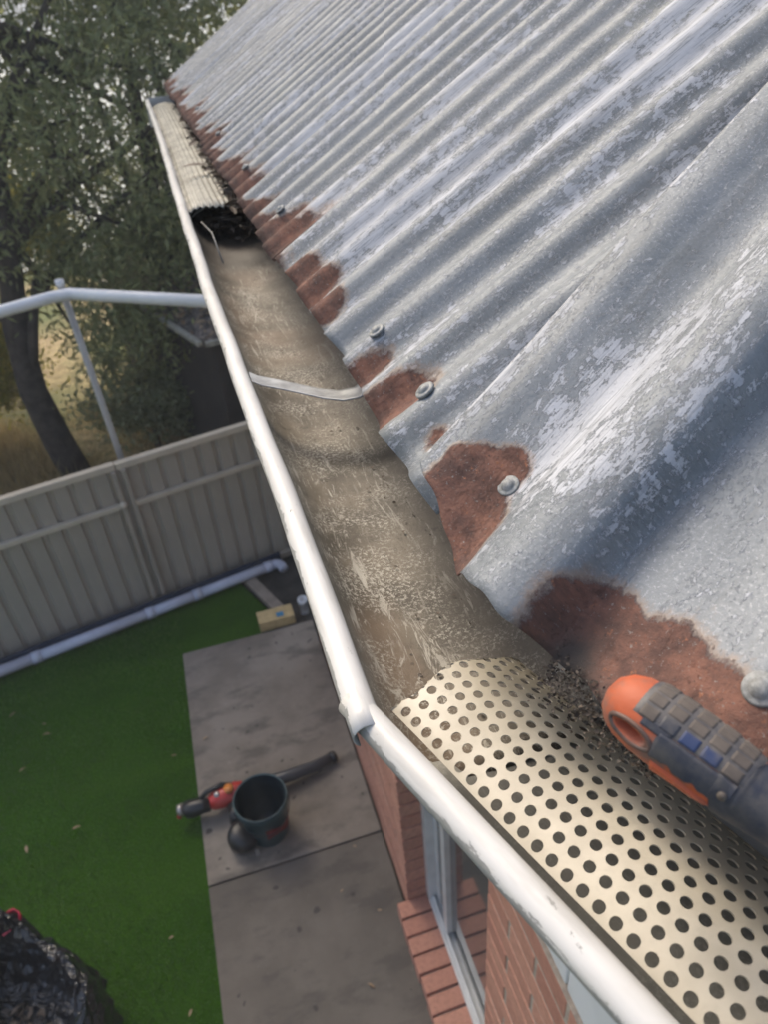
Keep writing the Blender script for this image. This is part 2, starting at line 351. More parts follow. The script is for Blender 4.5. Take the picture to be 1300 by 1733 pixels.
# ------------------------------------------------------------------ brick house
WX = .385
house = empty('brick_house', (WX, 1, 0), 0, 'red brick house wall with a white framed glass door, under the tin roof edge', 'house')
def hp(o): return inpar(o, house)
hp(box('mortar_wall', (WX+.0525, 2.62, 1.03), (.10, 1.76, 2.06), MAT['mortar'])).name = 'wall'
hp(box('mortar_wall', (WX+.0525, -.60, 1.03), (.10, 2.80, 2.06), MAT['mortar'])).name = 'wall'
bm = bmesh.new(); box_bm(bm, (0, 0, 0), (.110, .230, .076), None, .004); bme = bpy.data.meshes.new('brick'); bm.to_mesh(bme); bm.free(); bme.materials.append(MAT['brick'])
bm = bmesh.new(); box_bm(bm, (0, 0, 0), (.110, .110, .076), None, .004); bmh = bpy.data.meshes.new('half_brick'); bm.to_mesh(bmh); bm.free(); bmh.materials.append(MAT['brick'])
def brick(c, half=False):
    o = bpy.data.objects.new('brick', bmh if half else bme); col.objects.link(o); o.location = Vector(c)-house.location+Vector((random.uniform(-.0015, .0015), 0, 0)); o.parent = house; return o
D0, D1 = .83, 1.705     # door opening
for k in range(24):
    z = .043 + k*.086
    y = D1
    if k % 2: brick((WX+.055, y+.055, z), True); y += .12
    while y < 3.40:
        brick((WX+.055, y+.115, z)); y += .24
    y = D0
    if k % 2: brick((WX+.055, y-.055, z), True); y -= .12
    while y > .02:
        brick((WX+.055, y-.115, z)); y -= .24
# rowlock doorstep
st = bmesh.new(); box_bm(st, (0, 0, 0), (.20, .072, .10), None, .006); stm = bpy.data.meshes.new('step_brick'); st.to_mesh(stm); st.free(); stm.materials.append(MAT['brick'])
y = D1-.037
while y > D0-.2:
    o = bpy.data.objects.new('step_brick', stm); col.objects.link(o); o.location = Vector((WX+.045+random.uniform(-.003, .003), y, .055+random.uniform(-.002, .002)))-house.location; o.rotation_euler = (0, random.uniform(-.01, .01), random.uniform(-.012, .012)); o.parent = house; y -= .082
hp(box('step_mortar', (WX+.05, (D0+D1)/2, .045), (.175, D1-D0-.01, .085), MAT['mortar']))
# door: frame, tracks, panes
door = hp(empty('sliding_door', (WX+.11, D0, .1)))
door.matrix_parent_inverse = Matrix(); door.location = Vector((WX+.11, D0, .1))-house.location
def dp(name, c, s, m, bev=.002):
    o = box(name, (0, 0, 0), s, MAT[m], None, bev); o.parent = door; o.location = Vector(c)-Vector((WX+.11, D0, .1)); return o
X = WX+.11
dp('door_sill', (X+.02, (D0+D1)/2, .115), (.075, D1-D0-.004, .03), 'alu')
dp('door_track', (X+.005, (D0+D1)/2, .137), (.010, D1-D0-.01, .016), 'alu'); dp('door_track', (X+.035, (D0+D1)/2, .137), (.010, D1-D0-.01, .016), 'alu')
dp('door_frame', (X+.02, D1-.02, 1.08), (.075, .040, 1.94), 'alu'); dp('door_frame', (X+.02, D0+.02, 1.08), (.075, .040, 1.94), 'alu')
dp('door_frame', (X+.02, (D0+D1)/2, 2.03), (.075, D1-D0-.08, .045), 'alu')
dp('door_stile', (X+.02, D1-.20, 1.08), (.035, .045, 1.85), 'alu'); dp('door_stile', (X+.035, D1-.065, 1.08), (.03, .045, 1.85), 'alu')
dp('door_stile', (X+.035, D0+.065, 1.08), (.03, .045, 1.85), 'alu')
dp('pane', (X+.03, (D0+D1)/2, 1.08), (.006, D1-D0-.09, 1.85), 'glass', 0)
hp(box('back_wall', (X+.35, 1.3, 1.3), (.1, 4.6, 3.0), MAT['mortar']))
# white cladding boards above the brickwork up to the soffit
yy = 3.5
while yy > -1.6:
    hp(box('cladding_board', (WX+.055, yy-.148, 2.595), (.09, .295, 1.06), MAT['whitepaint'], None, .006)); yy -= .30
hp(box('soffit', (WX-.10, 1.85, 3.135), (.30, 3.2, .012), MAT['whitepaint']))

# ------------------------------------------------------------------ roof
TH = R(31); th_c, th_s = math.cos(TH), math.sin(TH)
P0 = np.array([.130, 0, CZ-.285]); bF = np.array([th_c, 0, th_s]); cF = np.array([-th_s, 0, th_c])
PITCH = .0685; CREST = .476
roof = empty('tin_roof', (.13, 0, 3.3), 0, 'old corrugated iron roof with flaking pale paint and rust along the lower edge', 'roof')
def nz2(x, y, s, seed=0): return np.array([mn.noise(Vector((float(a)*s, float(b)*s, seed))) for a, b in zip(x, y)])
# blobs (y, t, ry, rt, strength)
RUST_F = [(.518, .012, .020, .044, 1.1), (.50, .03, .012, .02, 1), (.59, .014, .014, .030, .9), (.60, .03, .01, .016, .5), (.443, .028, .013, .013, .8), (.745, .015, .018, .026, 1.1),
          (.805, .018, .018, .036, .95), (.872, .012, .022, .034, 1.0), (.70, .0, .03, .01, .5)]
PAINT_F = [(.70, .30, .035, .22, .07), (.74, .62, .03, .3, .09), (.64, .42, .03, .2, .06), (1.35, .35, .04, .3, .10), (.93, .5, .03, .4, .05), (.50, .25, .05, .12, -.06), (1.0, .12, .04, .1, .05), (.58, .7, .02, .4, .07)]
def blobs(y, t, L):
    r = np.zeros_like(y)
    for a, b, ry, rtt, s in L: r = np.maximum(r, s*np.exp(-((y-a)/ry)**2*.7-((t-b)/rtt)**2*.7)) if s > 0 and L is RUST_F else r + s*np.exp(-((y-a)/ry)**2-((t-b)/rtt)**2)
    return r
def eave_shift(y): return .0025*np.sin(y*9.3+1)+.002*np.sin(y*23)+.0015*np.sin(y*61)
tvals = np.concatenate([np.arange(0, .3, .010), np.arange(.3, 1.2, .03), np.arange(1.2, 3.9, .12)])
def far_sheet(y0, y1, lift, seed, mats=MAT['roof']):
    n = int((y1-y0)/.0057); ya = np.linspace(y0, y1, n+1); nt_ = len(tvals)
    store = {}
    def fnc(u, v):
        y = ya[u]; t = tvals[v].copy()
        t = t + (t < .001)*eave_shift(y)
        ph_ = 2*np.pi*(y-CREST)/PITCH
        amp = .0075*(1+.08*np.sin(y*3+seed)+.05*np.sin(t*4+y*11))
        h = amp*np.cos(ph_) + .0010*np.cos(2*ph_+1)
        h += .0014*np.sin(t*3.1+y*7+seed) + .0007*np.sin(t*8+y*31)
        e0 = np.clip(1-(y-y0)/.02, 0, 1)                 # free edge of the lap, sprung up
        h = h + lift + e0*(.0008+.0022*np.sin(t*3+seed)**2)
        yw = y + .0025*np.sin(t*2.3+seed) + .12*0
        # oblique verge at the far end
        if y1 > 3.3:
            yw = yw + np.clip((y-3.0)/.45, 0, 1)*t*.28
        P = P0 + t[:, None]*bF + h[:, None]*cF; P[:, 1] += yw
        valley = .5-.5*np.cos(ph_)
        rust = blobs(y, t, RUST_F)
        far = np.clip((y-.90)/.08, 0, 1)
        reach = .026+.046*valley+.018*np.sin(y*14)+.015*np.sin(y*37+1)
        rust = np.maximum(rust, far*np.clip(1.05-.55*t/np.maximum(reach, .01), 0, 1.1))
        rust = np.where((t > .2), np.minimum(rust, .15), rust)
        store['rust'] = rust; store['paint'] = blobs(y, t, PAINT_F)
        store['grime'] = far*np.clip(.5-t/.05, 0, .5)
        store['uv'] = np.stack([y, t], 1)
        return P
    def keep(c):   # cut away under the overlapping near sheet
        xl, yl = c[:, 0], c[:, 1]; lap = .395+(xl-.132)*.325
        return yl > lap-.016
    U, V_ = np.meshgrid(np.arange(n+1), np.arange(nt_), indexing='ij'); P = fnc(U.ravel(), V_.ravel())
    o = grid('roof_sheet', n+1, nt_, lambda u, v: P, mats, None, True, store['uv'], {k: store[k] for k in ('rust', 'paint', 'grime')}, .0010, keep)
    o.name = 'roof_sheet'; return inpar(o, roof)
far_sheet(.28, 1.015, 0, 1); far_sheet(.985, 1.63, .0022, 2); far_sheet(1.60, 2.25, .0044, 3); far_sheet(2.22, 2.88, .0066, 4); far_sheet(2.85, 3.46, .0088, 5)
# near sheet, set at an angle over the others
E0 = np.array([.121, .313, CZ-.291]); aN = np.array([.309, -.951, 0]); bN = np.array([.815, .265, .515]); cN = np.array([-.49, -.159, .857])
HU = np.array([-.079, -.06, -.045, -.02, -.006, .002, .009, .018, .034, .048, .059, .0655, .0705, .095, .12, .145, .165, .19, .215, .24, .258, .278, .30, .32, .35, .38, .41, .44, .47, .5])
HH = np.array([.0115, .0105, .004, -.005, -.004, .0030, .0110, .0165, .0215, .0200, .0145, .0020, -.0080, -.0085, -.0065, -.0005, .004, -.001, -.009, -.008, .006, .017, .013, -.004, -.009, .012, .014, -.008, -.008, .01])
from bisect import bisect
def hprof(u):
    # smooth (cosine) interpolation
    i = np.clip(np.searchsorted(HU, u)-1, 0, len(HU)-2); f = np.clip((u-HU[i])/(HU[i+1]-HU[i]), 0, 1)
    # catmull-rom
    p0 = HH[np.maximum(i-1, 0)]; p1 = HH[i]; p2 = HH[i+1]; p3 = HH[np.minimum(i+2, len(HH)-1)]
    return .5*((2*p1)+(-p0+p2)*f+(2*p0-5*p1+4*p2-p3)*f*f+(-p0+3*p1-3*p2+p3)*f**3)
def teave(u): return np.where(u < 0, -u*.56, -.03*u) + .0015*np.sin(u*90)+.001*np.sin(u*210)
RUST_N = [(-.048, .040, .017, .026, 1.2), (-.030, .070, .013, .017, 1.15), (-.022, .022, .018, .032, 1.2), (-.055, .06, .012, .012, 1), (-.042, .066, .016, .014, 1.1), (-.005, .006, .012, .014, 1.0),
          (.085, .015, .024, .030, 1.3), (.12, .012, .030, .034, 1.3), (.150, .010, .026, .034, 1.2), (.185, .005, .03, .035, 1.2), (.075, .0, .015, .02, 1.2), (.22, .0, .04, .04, 1.2)]
PAINT_N = [(-.06, .2, .012, .2, -.10), (-.04, .3, .03, .2, -.05), (.03, .20, .03, .22, -.045), (.045, .10, .02, .05, .03), (.11, .12, .035, .2, -.12), (.01, .08, .012, .05, -.04), (.155, .2, .05, .2, -.04), (.03, .045, .03, .03, -.05)]
uvals = np.concatenate([np.arange(-.079, .30, .0028), np.arange(.30, .80, .01)]); tn = np.concatenate([np.arange(0, .25, .006), np.arange(.25, 1.0, .025), np.arange(1.0, 3.6, .13)])
st_ = {}
def nearfn(u, v):
    uu = uvals[u]; t = tn[v] + teave(uu)*np.exp(-tn[v]/.05) + (teave(uu)*0)
    t = np.where(tn[v] < .001, teave(uu), t)
    k = np.clip(uu, -.079, .499); h = hprof(k)*(1+.08*np.sin(t*7)) - .024*t
    h = np.where(uu > .5, .009*np.sin((uu-.5)*92)+.0 - .024*t, h)
    h += .0016*np.sin(t*9+uu*20)+.0009*np.sin(t*23+uu*60) 
    # dent round the big valley fixing
    h -= .004*np.exp(-((uu-.085)/.02)**2-((t-.01)/.03)**2)
    uu2 = uu + .0022*np.sin(t*6)
    P = E0 + uu2[:, None]*aN + t[:, None]*bN + h[:, None]*cN
    rust = np.zeros_like(uu)
    for a, b, ry, r_, s in RUST_N: rust = np.maximum(rust, s*np.exp(-((uu-a)/ry)**2*.7-((t-b)/r_)**2*.7))
    pt = np.zeros_like(uu)
    for a, b, ry, r_, s in PAINT_N: pt += s*np.exp(-((uu-a)/ry)**2-((t-b)/r_)**2)
    st_.update(rust=rust, paint=pt, grime=np.clip(1.0*np.exp(-((uu-.082)/.016)**2-((t-.006)/.020)**2)+.8*np.exp(-((uu-.13)/.05)**2-((t+.004)/.010)**2), 0, 1), uv=np.stack([uu+7, t], 1))
    return P
U, V_ = np.meshgrid(np.arange(len(uvals)), np.arange(len(tn)), indexing='ij'); PN = nearfn(U.ravel(), V_.ravel())
o = grid('roof_sheet', len(uvals), len(tn), lambda u, v: PN, MAT['roof'], None, True, st_['uv'], {k: st_[k] for k in ('rust', 'paint', 'grime')}, .0012); inpar(o, roof)
o['label'] = 'wide ribbed sheet lying askew over the finer corrugated sheets'
# roofing screws: domed head on a washer
prof = [(0, .0040), (.0016, .0039), (.0032, .0034), (.0044, .0023), (.0049, .0014), (.0052, .0011), (.0068, .0012), (.0078, .0006), (.0080, -.001), (.0, -.001)]
sv = []; sf = []
for i, (r, z) in enumerate(prof):
    for k in range(20): a = 2*math.pi*k/20; sv.append((r*math.cos(a), r*math.sin(a), z))
for i in range(len(prof)-1):
    for k in range(20): a = i*20+k; b = i*20+(k+1) % 20; sf.append((a, b, b+20, a+20))
sm = bpy.data.meshes.new('roofing_screw'); sm.from_pydata(sv, [], sf); sm.shade_smooth(); sm.materials.append(MAT['screw'])
def screw(P, nrm, s=1.0):
    o = bpy.data.objects.new('roofing_screw', sm); col.objects.link(o); o.parent = roof; o.location = Vector(P)-Vector((.13, 0, 3.3))
    o.rotation_euler = (Vector(nrm)+Vector((random.uniform(-.08, .08), random.uniform(-.08, .08), 0))).to_track_quat('Z', 'Y').to_euler(); o.scale = (s, s, s)
def farP(y, t, h): return P0 + t*bF + h*cF + np.array([0, y, 0])
screw(farP(.484, .043, .0092), cF, 1.05); screw(farP(.6135, .043, .0092), cF)
for k in (9, 14, 20, 27, 35):
    screw(farP(CREST+k*PITCH, .045, .0105+.0022*int((CREST+k*PITCH-.98)/.62+1)), cF, .9)
for k in (8, 18, 29, 40):
    screw(farP(CREST+k*PITCH, .98, .0105+.0022*int(max(0, (CREST+k*PITCH-.98)/.62+1))), cF, .9)
def nearP(u, t): return E0+u*aN+t*bN+float(hprof(np.array([u]))[0]-.024*t+.0016*math.sin(t*9+u*20))*cN
screw(nearP(-.021, .065)+cN*.0005, cN, .95); screw(nearP(.166, .044)+cN*.0005, cN, 1.05)
# other side of the roof and the gable so the house is closed
rtop = P0 + 3.8*bF
o = mesh('roof_back_slope', [(rtop[0], -1.2, rtop[2]), (rtop[0], 3.9, rtop[2]), (rtop[0]+3.3, 3.9, rtop[2]-2), (rtop[0]+3.3, -1.2, rtop[2]-2)], [(0, 1, 2, 3)], MAT['fascia']); inpar(o, roof)

# ------------------------------------------------------------------ gutter
PH = R(19.5); K = np.array([.0345, .262, CZ-.32])
ga = np.array([math.sin(PH), -math.cos(PH), 0]); gw = np.array([math.cos(PH), math.sin(PH), 0])
gut = empty('roof_gutter', (.05, 1, 3.28), 0, 'white metal eaves gutter with chipped rolled lip and scraped dirty bed', 'gutter')
def lipx(y): return .0345 + .0014*np.sin(y*3.3) - .004*np.exp(-((y-.9)/.4)**2) + .0085*np.clip((y-1.6)/1.5, 0, 1)
br = .0086; brn = .0080
def bead_prof(br):
    pts = []
    for k in range(17):
        a = math.pi*1.28 - k*(2*math.pi*.80)/16
        pts.append((br + br*math.cos(a), br*.95*math.sin(a) - .002))
    return pts
bead = bead_prof(brn); beadF = bead_prof(br)    # outer-bottom round over the top to the inner side
face = [(.036, -.088), (.027, -.072), (.0185, -.05), (.0135, -.03), (.0115, -.012)]
inner = [(.0168, -.005), (.0185, -.02), (.0225, -.036), (.0305, -.050), (.043, -.060), (.056, -.0655), (.075, -.068), (.095, -.069), (.115, -.068), (.135, -.064), (.150, -.055), (.158, -.040), (.161, -.018), (.162, .010)]
def sweep(name, prof, ss, pos, mat, thick=.001, wall=False, edge=False, ws=0., seed=0):
    prof = np.array(prof); d = np.concatenate([[0], np.cumsum(np.linalg.norm(np.diff(prof, axis=0), axis=1))])
    U, V_ = np.meshgrid(np.arange(len(ss)), np.arange(len(prof)), indexing='ij'); u = U.ravel(); v = V_.ravel()
    P = pos(ss[u], prof[v, 0], prof[v, 1]); at = {}
    at['wall'] = (np.clip(1-(prof[v, 0]-.018)/.016, 0, 1)) if wall else 0*P[:, 0]
    g = np.zeros(len(u))
    if wall: g = np.clip((prof[v, 0]-.085)/.07, 0, .55)  # shade under the roof edge, painted into the bed colour
    if wall and seed == 1: g = np.maximum(g, .85*np.clip((ss[u]-1.22)/.12, 0, 1))  # shade and debris tone painted in towards the far guard mouth
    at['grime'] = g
    e = np.abs(np.linspace(-1, 1, len(prof)))[v]; at['edge'] = np.clip(1-(v-2.2)/3.6, 0, 1) if edge else 0*e
    o = grid(name, len(ss), len(prof), lambda a, b: P, mat, None, True, np.stack([d[v]+seed*.4, ss[u]], 1), at, thick); return inpar(o, gut)
def posF(s, w_, z):     # far section runs along +Y
    wob = .0005*np.sin(s*17)+.0003*np.sin(s*41)
    return np.stack([lipx(s)+w_+wob*(w_ < .03), s, CZ-.32+z+.0005*np.sin(s*11)*(w_ < .03)], 1)
def posN(s, w_, z):
    P = K + s[:, None]*ga + w_[:, None]*gw
    P[:, 2] = CZ-.32+z+.0003*np.sin(s*23); return P
sF = np.concatenate([np.arange(.245, 1.6, .012), np.arange(1.6, 3.40, .05), [3.40]])
sN = np.arange(-.030, .95, .012)
# far section: its lip ends open at the joint
sFi = sF.copy()
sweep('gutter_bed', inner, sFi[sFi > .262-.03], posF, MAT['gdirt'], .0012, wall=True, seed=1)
sweep('gutter_face', face, sF[sF > .262], posF, MAT['gface'], .0012, edge=False, seed=3)
big = [(a, b) for a, b in beadF]
sweep('gutter_lip', big, sF, posF, MAT['gwhite'], .0010, edge=True, seed=2)
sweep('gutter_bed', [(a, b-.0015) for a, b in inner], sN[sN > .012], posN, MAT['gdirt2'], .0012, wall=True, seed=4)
sweep('gutter_face', face, sN[sN > -.012], posN, MAT['gface'], .0012, edge=False, seed=6)
sweep('gutter_lip', bead, sN[sN > -.008], posN, MAT['gwhite'], .0010, edge=True, seed=5)
# fill between the two beds at the mitre
def mitre(u, v):
    prof_ = np.array(inner); a = posF(np.full(len(inner), .26), prof_[:, 0], prof_[:, 1]-.0004); b = posN(np.full(len(inner), .030), prof_[:, 0], prof_[:, 1]-.0019)
    f = u/4.; return a[v]*(1-f)[:, None]+b[v]*f[:, None]
U, V_ = np.meshgrid(np.arange(5), np.arange(len(inner)), indexing='ij'); PM = mitre(U.ravel(), V_.ravel())
dist = np.concatenate([[0], np.cumsum(np.linalg.norm(np.diff(np.array(inner), axis=0), axis=1))])
wv = np.array([p[0] for p in inner])[V_.ravel()]
o = grid('gutter_bed', 5, len(inner), lambda a, b: PM, MAT['gdirt'], None, True, np.stack([dist[V_.ravel()]+.4, .262-(PM[:, 1]*0+.0)-U.ravel()*.01], 1), {'wall': np.clip(1-(wv-.018)/.016, 0, 1), 'grime': np.clip((wv-.105)/.06, 0, .6), 'edge': 0*wv}, .0012); inpar(o, gut)  # roof-edge shade painted into this piece of bed too
# end cap, strap
ec = [(lipx(3.4)+a, 3.402, CZ-.32+b) for a, b in [(.0, .008), (.0, -.09), (.15, -.09), (.165, .012), (.02, .012)]]
o = mesh('end_cap', ec + [(a, b+.002, c) for a, b, c in ec], [(4, 3, 2, 1, 0), (5, 6, 7, 8, 9)] + [(i, (i+1) % 5, (i+1) % 5+5, i+5) for i in range(5)], MAT['gwhite']); inpar(o, gut)
spts = [(-.004, .712, .0), (.004, .705, -.003), (.020, .696, -.006), (.040, .684, -.010), (.060, .671, -.014), (.078, .662, -.016), (.094, .658, -.014), (.106, .658, -.007), (.116, .661, .003), (.126, .668, .012)]
vs = []; fs = []
sx = float(lipx(np.array([.69]))[0])+.022
for i, (a, y, z) in enumerate(spts):
    for dy, dz in ((-.0125, -.0004), (-.0115, .0008), (-.0085, .0002), (.0085, .0002), (.0115, .0008), (.0125, -.0004), (0, -.0012)): vs.append((sx+a, y+dy, CZ-.32+z+dz))
for i in range(len(spts)-1):
    for k in range(7): a = i*7+k; b = i*7+(k+1) % 7; fs.append((a, b, b+7, a+7))
inpar(mesh('gutter_strap', vs, fs, MAT['strap'], None, True), gut)
# fascia behind the gutter
fas = hp(mesh('fascia', [(.205, 3.44, CZ-.47), (.205, 3.44, CZ-.285), (.205, .25, CZ-.285), (.205, .25, CZ-.47), (.475, -.55, CZ-.285), (.475, -.55, CZ-.47)], [(0, 1, 2, 3), (3, 2, 4, 5)], MAT['fascia']))
hp(mesh('gable_wall', [(.205, 3.42, 3.15), (.385, 3.42, 3.15), (.385, 3.42, 0), (3.4, 3.42, 0), (3.4, 3.42, 5.2), (.205, 3.42, 3.29)], [(0, 1, 2, 3, 4, 5)], MAT['mortar']))

# ------------------------------------------------------------------ perforated guard (every hole is cut)
def guard():
    ps, dw = .00945, .0098; r = .0030
    wr0, rows = .0325, 11; n = 62
    vs = []; fs = []; key = {}
    def vid(s, w_):
        k = (int(s*1e6+20003)//7, int(w_*1e6+3)//7)
        if k not in key: key[k] = len(vs); vs.append((s, w_))
        return key[k]
    for j in range(rows):
        wc = wr0+.0049+j*dw; off = (ps/2 if j % 2 else 0)
        for i in range(-1, n):
            c = .004+i*ps+off
            hx, hy = ps/2, dw/2
            outer = [(hx, 0), (hx, hy/2), (hx, hy), (hx/2, hy), (0, hy), (-hx/2, hy), (-hx, hy), (-hx, hy/2), (-hx, 0), (-hx, -hy/2), (-hx, -hy), (-hx/2, -hy), (0, -hy), (hx/2, -hy), (hx, -hy), (hx, -hy/2)]
            # ragged oblique end: skip cells before the cut line
            cut = -.003 + .0022*math.sin(j*1.1)
            if c+ps/2 < cut: continue
            ov = [vid(c+a, wc+b) for a, b in outer]
            iv = []
            for (a, b) in outer:
                l = math.hypot(a, b); iv.append(vid(c+a/l*r, wc+b/l*r))
            for k in range(16): fs.append((ov[k], ov[(k+1) % 16], iv[(k+1) % 16], iv[k]))
    W = np.array([.028, .0325, .045, .06, .075, .09, .105, .118, .13, .145]); Z = np.array([-.030, -.0265, -.0225, -.0205, -.0212, -.0245, -.0315, -.040, -.050, -.066])
    out = []
    for s, w_ in vs:
        jj = (w_-wr0)/dw-.5; s = max(s, -.003 + .0022*math.sin(jj*1.1))
        z = float(np.interp(w_, W, Z)); z2 = float(np.interp(w_+.004, W, Z)); z3 = float(np.interp(w_-.004, W, Z)); z = (z+z2+z3)/3
        z += .0008*math.sin(s*40+w_*30)
        P = K + s*ga + w_*gw; out.append((P[0], P[1], CZ-.32+z))
    o = mesh('gutter_guard', out, fs, MAT['guard'], None, True)
    md = o.modifiers.new('thickness', 'SOLIDIFY'); md.thickness = .0008; md.offset = -1; me_ = o.modifiers.new('crisp', 'EDGE_SPLIT'); me_.split_angle = R(40)
    tag(o, 'cream perforated gutter guard full of round holes, beside the orange and navy handle', 'gutter guard')
guard()
# ribbed far guard, real ribs and cross bridges
og = empty('ribbed_gutter_guard', (.08, 2.4, 3.28), 0, 'weathered cream ribbed gutter guard at the far end of the gutter', 'gutter guard')
GW = np.linspace(.019, .120, 61)
def rib(u, v):
    w_ = GW[u]; s = 1.50 + v*.05 + .02*np.sin(w_*60)*(v == 0); f = (w_-.019)/.101
    z = -.020 + .017*np.sin(np.pi*np.clip(f*.92+.04, 0, 1))**.8 + .0020*np.cos(2*np.pi*f*9) + .003*np.sin(s*5) - .006*np.clip(f-.75, 0, 1)*4*(1+.5*np.sin(s*13))
    return np.stack([lipx(s)+w_, s, CZ-.32+z], 1)
inpar(grid('guard_strip', 61, 38, rib, MAT['guard_old'], None, True, None, None, .0012), og)
for yb in (1.53, 1.98, 2.43, 2.9, 3.3):
    f = np.linspace(0, 1, 14); pth = [(float(lipx(np.array([yb]))[0])+.024+.094*a, yb, CZ-.32-.0235+.017*math.sin(math.pi*a)**.8) for a in f]
    inpar(tube('cross_bridge', pth, .0016, MAT['guard_old'], None, 6), og)
inpar(tube('support_wire', [(.07, 1.49, CZ-.345), (.082, 1.43, CZ-.352), (.086, 1.34, CZ-.385)], .0012, MAT['gface'], None, 6), og)

# ------------------------------------------------------------------ leaf litter
MAT['soilgrain'] = leaf_mat('soil_grain', (.018, .014, .011), (.075, .058, .044), .02)
def leaf_mesh(L=.03, W=.01, curl=.004, n=6):
    vs = []; fs = []
    for i in range(n+1):
        t = i/n; ww = W*.5*math.sin(math.pi*min(t*.97+.03, 1))**.8; zz = curl*math.sin(t*3.1)
        vs += [(t*L-L/2, -ww, zz+curl*.35), (t*L-L/2, 0, zz), (t*L-L/2, ww, zz+curl*.35)]
    for i in range(n):
        a = i*3; fs += [(a, a+1, a+4, a+3), (a+1, a+2, a+5, a+4)]
    me = bpy.data.meshes.new('leaf'); me.from_pydata(vs, [], fs); me.shade_smooth(); return me
def litter(name, n, posf, mat, label, cat, Lr=(.008, .03), ar=.3, flat=1.0):
    vs = []; fs = []
    for i in range(n):
        p = Vector(posf()); L = random.uniform(*Lr); W = L*random.uniform(ar*.5, ar)
        rot = Matrix.Rotation(random.uniform(0, 6.28), 3, 'Z') @ Matrix.Rotation(random.gauss(0, .5*flat), 3, 'X') @ Matrix.Rotation(random.gauss(0, .4*flat), 3, 'Y')
        b = len(vs)
        for q in ((-.5, 0, 0), (-.15, -.5, .12), (.2, -.42, .1), (.5, 0, .02), (.2, .42, .1), (-.15, .5, .12)): vs.append(p+rot @ Vector((q[0]*L, q[1]*W, q[2]*W)))
        fs += [(b, b+1, b+2), (b, b+2, b+3), (b, b+3, b+4), (b, b+4, b+5)]
    o = mesh(name, vs, fs, mat); tag(o, label, cat, kind='stuff'); return o
def p_far():
    y = 1.33+abs(random.gauss(0, .75)); y = min(y, 3.3); x = random.gauss(.162, .016)
    return (x, y, CZ-.305+random.uniform(-.008, .014)+max(0, (x-.15))*.35)
litter('leaf_litter', 1500, p_far, MAT['darklitter'], 'brown dead leaf litter packed between far guard and roof edge', 'leaf litter', (.012, .045), .45)
def p_mouth():
    x = random.uniform(.075, .185); y = 1.56+random.uniform(-.16, .22)*((x-.05)/.12)
    return (x, y, CZ-.385+random.uniform(0, .075)*((x-.06)/.11)**.6)
litter('gutter_debris', 500, p_mouth, MAT['darklitter'], 'dark heap of rotted leaves inside the mouth of the ribbed guard', 'debris', (.008, .03), .5)
def p_grit():
    y = random.uniform(.27, 1.3); wv_ = random.gauss(.10, .03); wv_ = min(max(wv_, .05), .14)
    return (float(lipx(np.array([y]))[0])+wv_, y, CZ-.32-.0665+.001)
litter('gutter_grit', 260, p_grit, MAT['darklitter'], 'scattered dark grit and leaf crumbs on the scraped gutter bed', 'grit', (.0015, .0045), .8, .4)
def p_ridge():
    u = random.uniform(.075, .150); t = random.gauss(-.004, .006)+.002
    P = E0+u*aN+t*bN; return (P[0], P[1], P[2]-.009+random.uniform(-.012, .004))
litter('roof_edge_dirt', 1100, p_ridge, MAT['soilgrain'], 'dark crumbly dirt packed under the rusty roof edge beside the handle', 'dirt', (.0008, .003), .9)
# branch leaf on the far guard, tan leaf by the near guard
lm = leaf_mesh(.055, .022, .004); lm.materials.append(MAT['darklitter'])
o = bpy.data.objects.new('fallen_leaf', lm); col.objects.link(o); o.location = (.098, 1.80, CZ-.302); o.rotation_euler = (.1, .1, .15); tag(o, 'dark curled leaf lying across the ribbed far gutter guard', 'leaf', 'loose leaves in the gutter')
lm2 = leaf_mesh(.034, .0085, .002); lm2.materials.append(MAT['tanleaf'])
PL = K + .035*ga + .128*gw
o = bpy.data.objects.new('fallen_leaf', lm2); col.objects.link(o); o.location = (PL[0], PL[1], CZ-.328); o.rotation_euler = (.35, .2, R(-52)); tag(o, 'narrow tan leaf lodged between perforated guard and roof edge', 'leaf', 'loose leaves in the gutter')

# ------------------------------------------------------------------ hand tool: orange core, navy shell, tiled grip
HA = Vector((.1385, .181, CZ-.254)); HB = Vector((.1695, .1155, CZ-.262))
ax = (HB-HA).normalized(); view = (Vector((0, 0, CZ))-(HA+HB)/2).normalized()
side = ax.cross(view).normalized()       # to the right / roof side in the picture
if side.x < 0: side = -side
top = side.cross(ax).normalized()
if top.dot(view) < 0: top = -top
tool = empty('hand_tool', HA, 0, 'dusty orange and navy hand tool handle with tiled grip lying on the rusty roof edge', 'hand tool')
HL = .135
SS = [0, .002, .006, .012, .020, .032, .05, .07, .09, .105, .12, .135]
HR = [.0012, .0074, .0116, .0142, .0154, .0155, .0148, .0124, .0108, .0104, .0100, .0092]
def hrad(s): return float(np.interp(s, SS, HR))
def hpt(s, a, off=0):      # a: 0 = facing the camera, + towards the roof
    r = hrad(s)+off; return HA + ax*s + side*(r*1.02*math.sin(a)) + top*(r*.98*math.cos(a))
def patch(name, s0, s1, a0, a1, off, mat, ns=24, na=14, th=.001, shape=None):
    vs = []; fs = []
    for i in range(ns+1):
        for j in range(na+1):
            s = s0+(s1-s0)*i/ns; lo, hi = (a0, a1) if shape is None else shape(i/ns)
            a = lo+(hi-lo)*j/na; e = min(j, na-j, i, ns-i); o_ = off if e > 0 else -.0004
            vs.append(hpt(s, a, o_))
    for i in range(ns):
        for j in range(na): a = i*(na+1)+j; fs.append((a, a+1, a+na+2, a+na+1))
    o = mesh(name, vs, fs, mat, None, True); return inpar(o, tool)
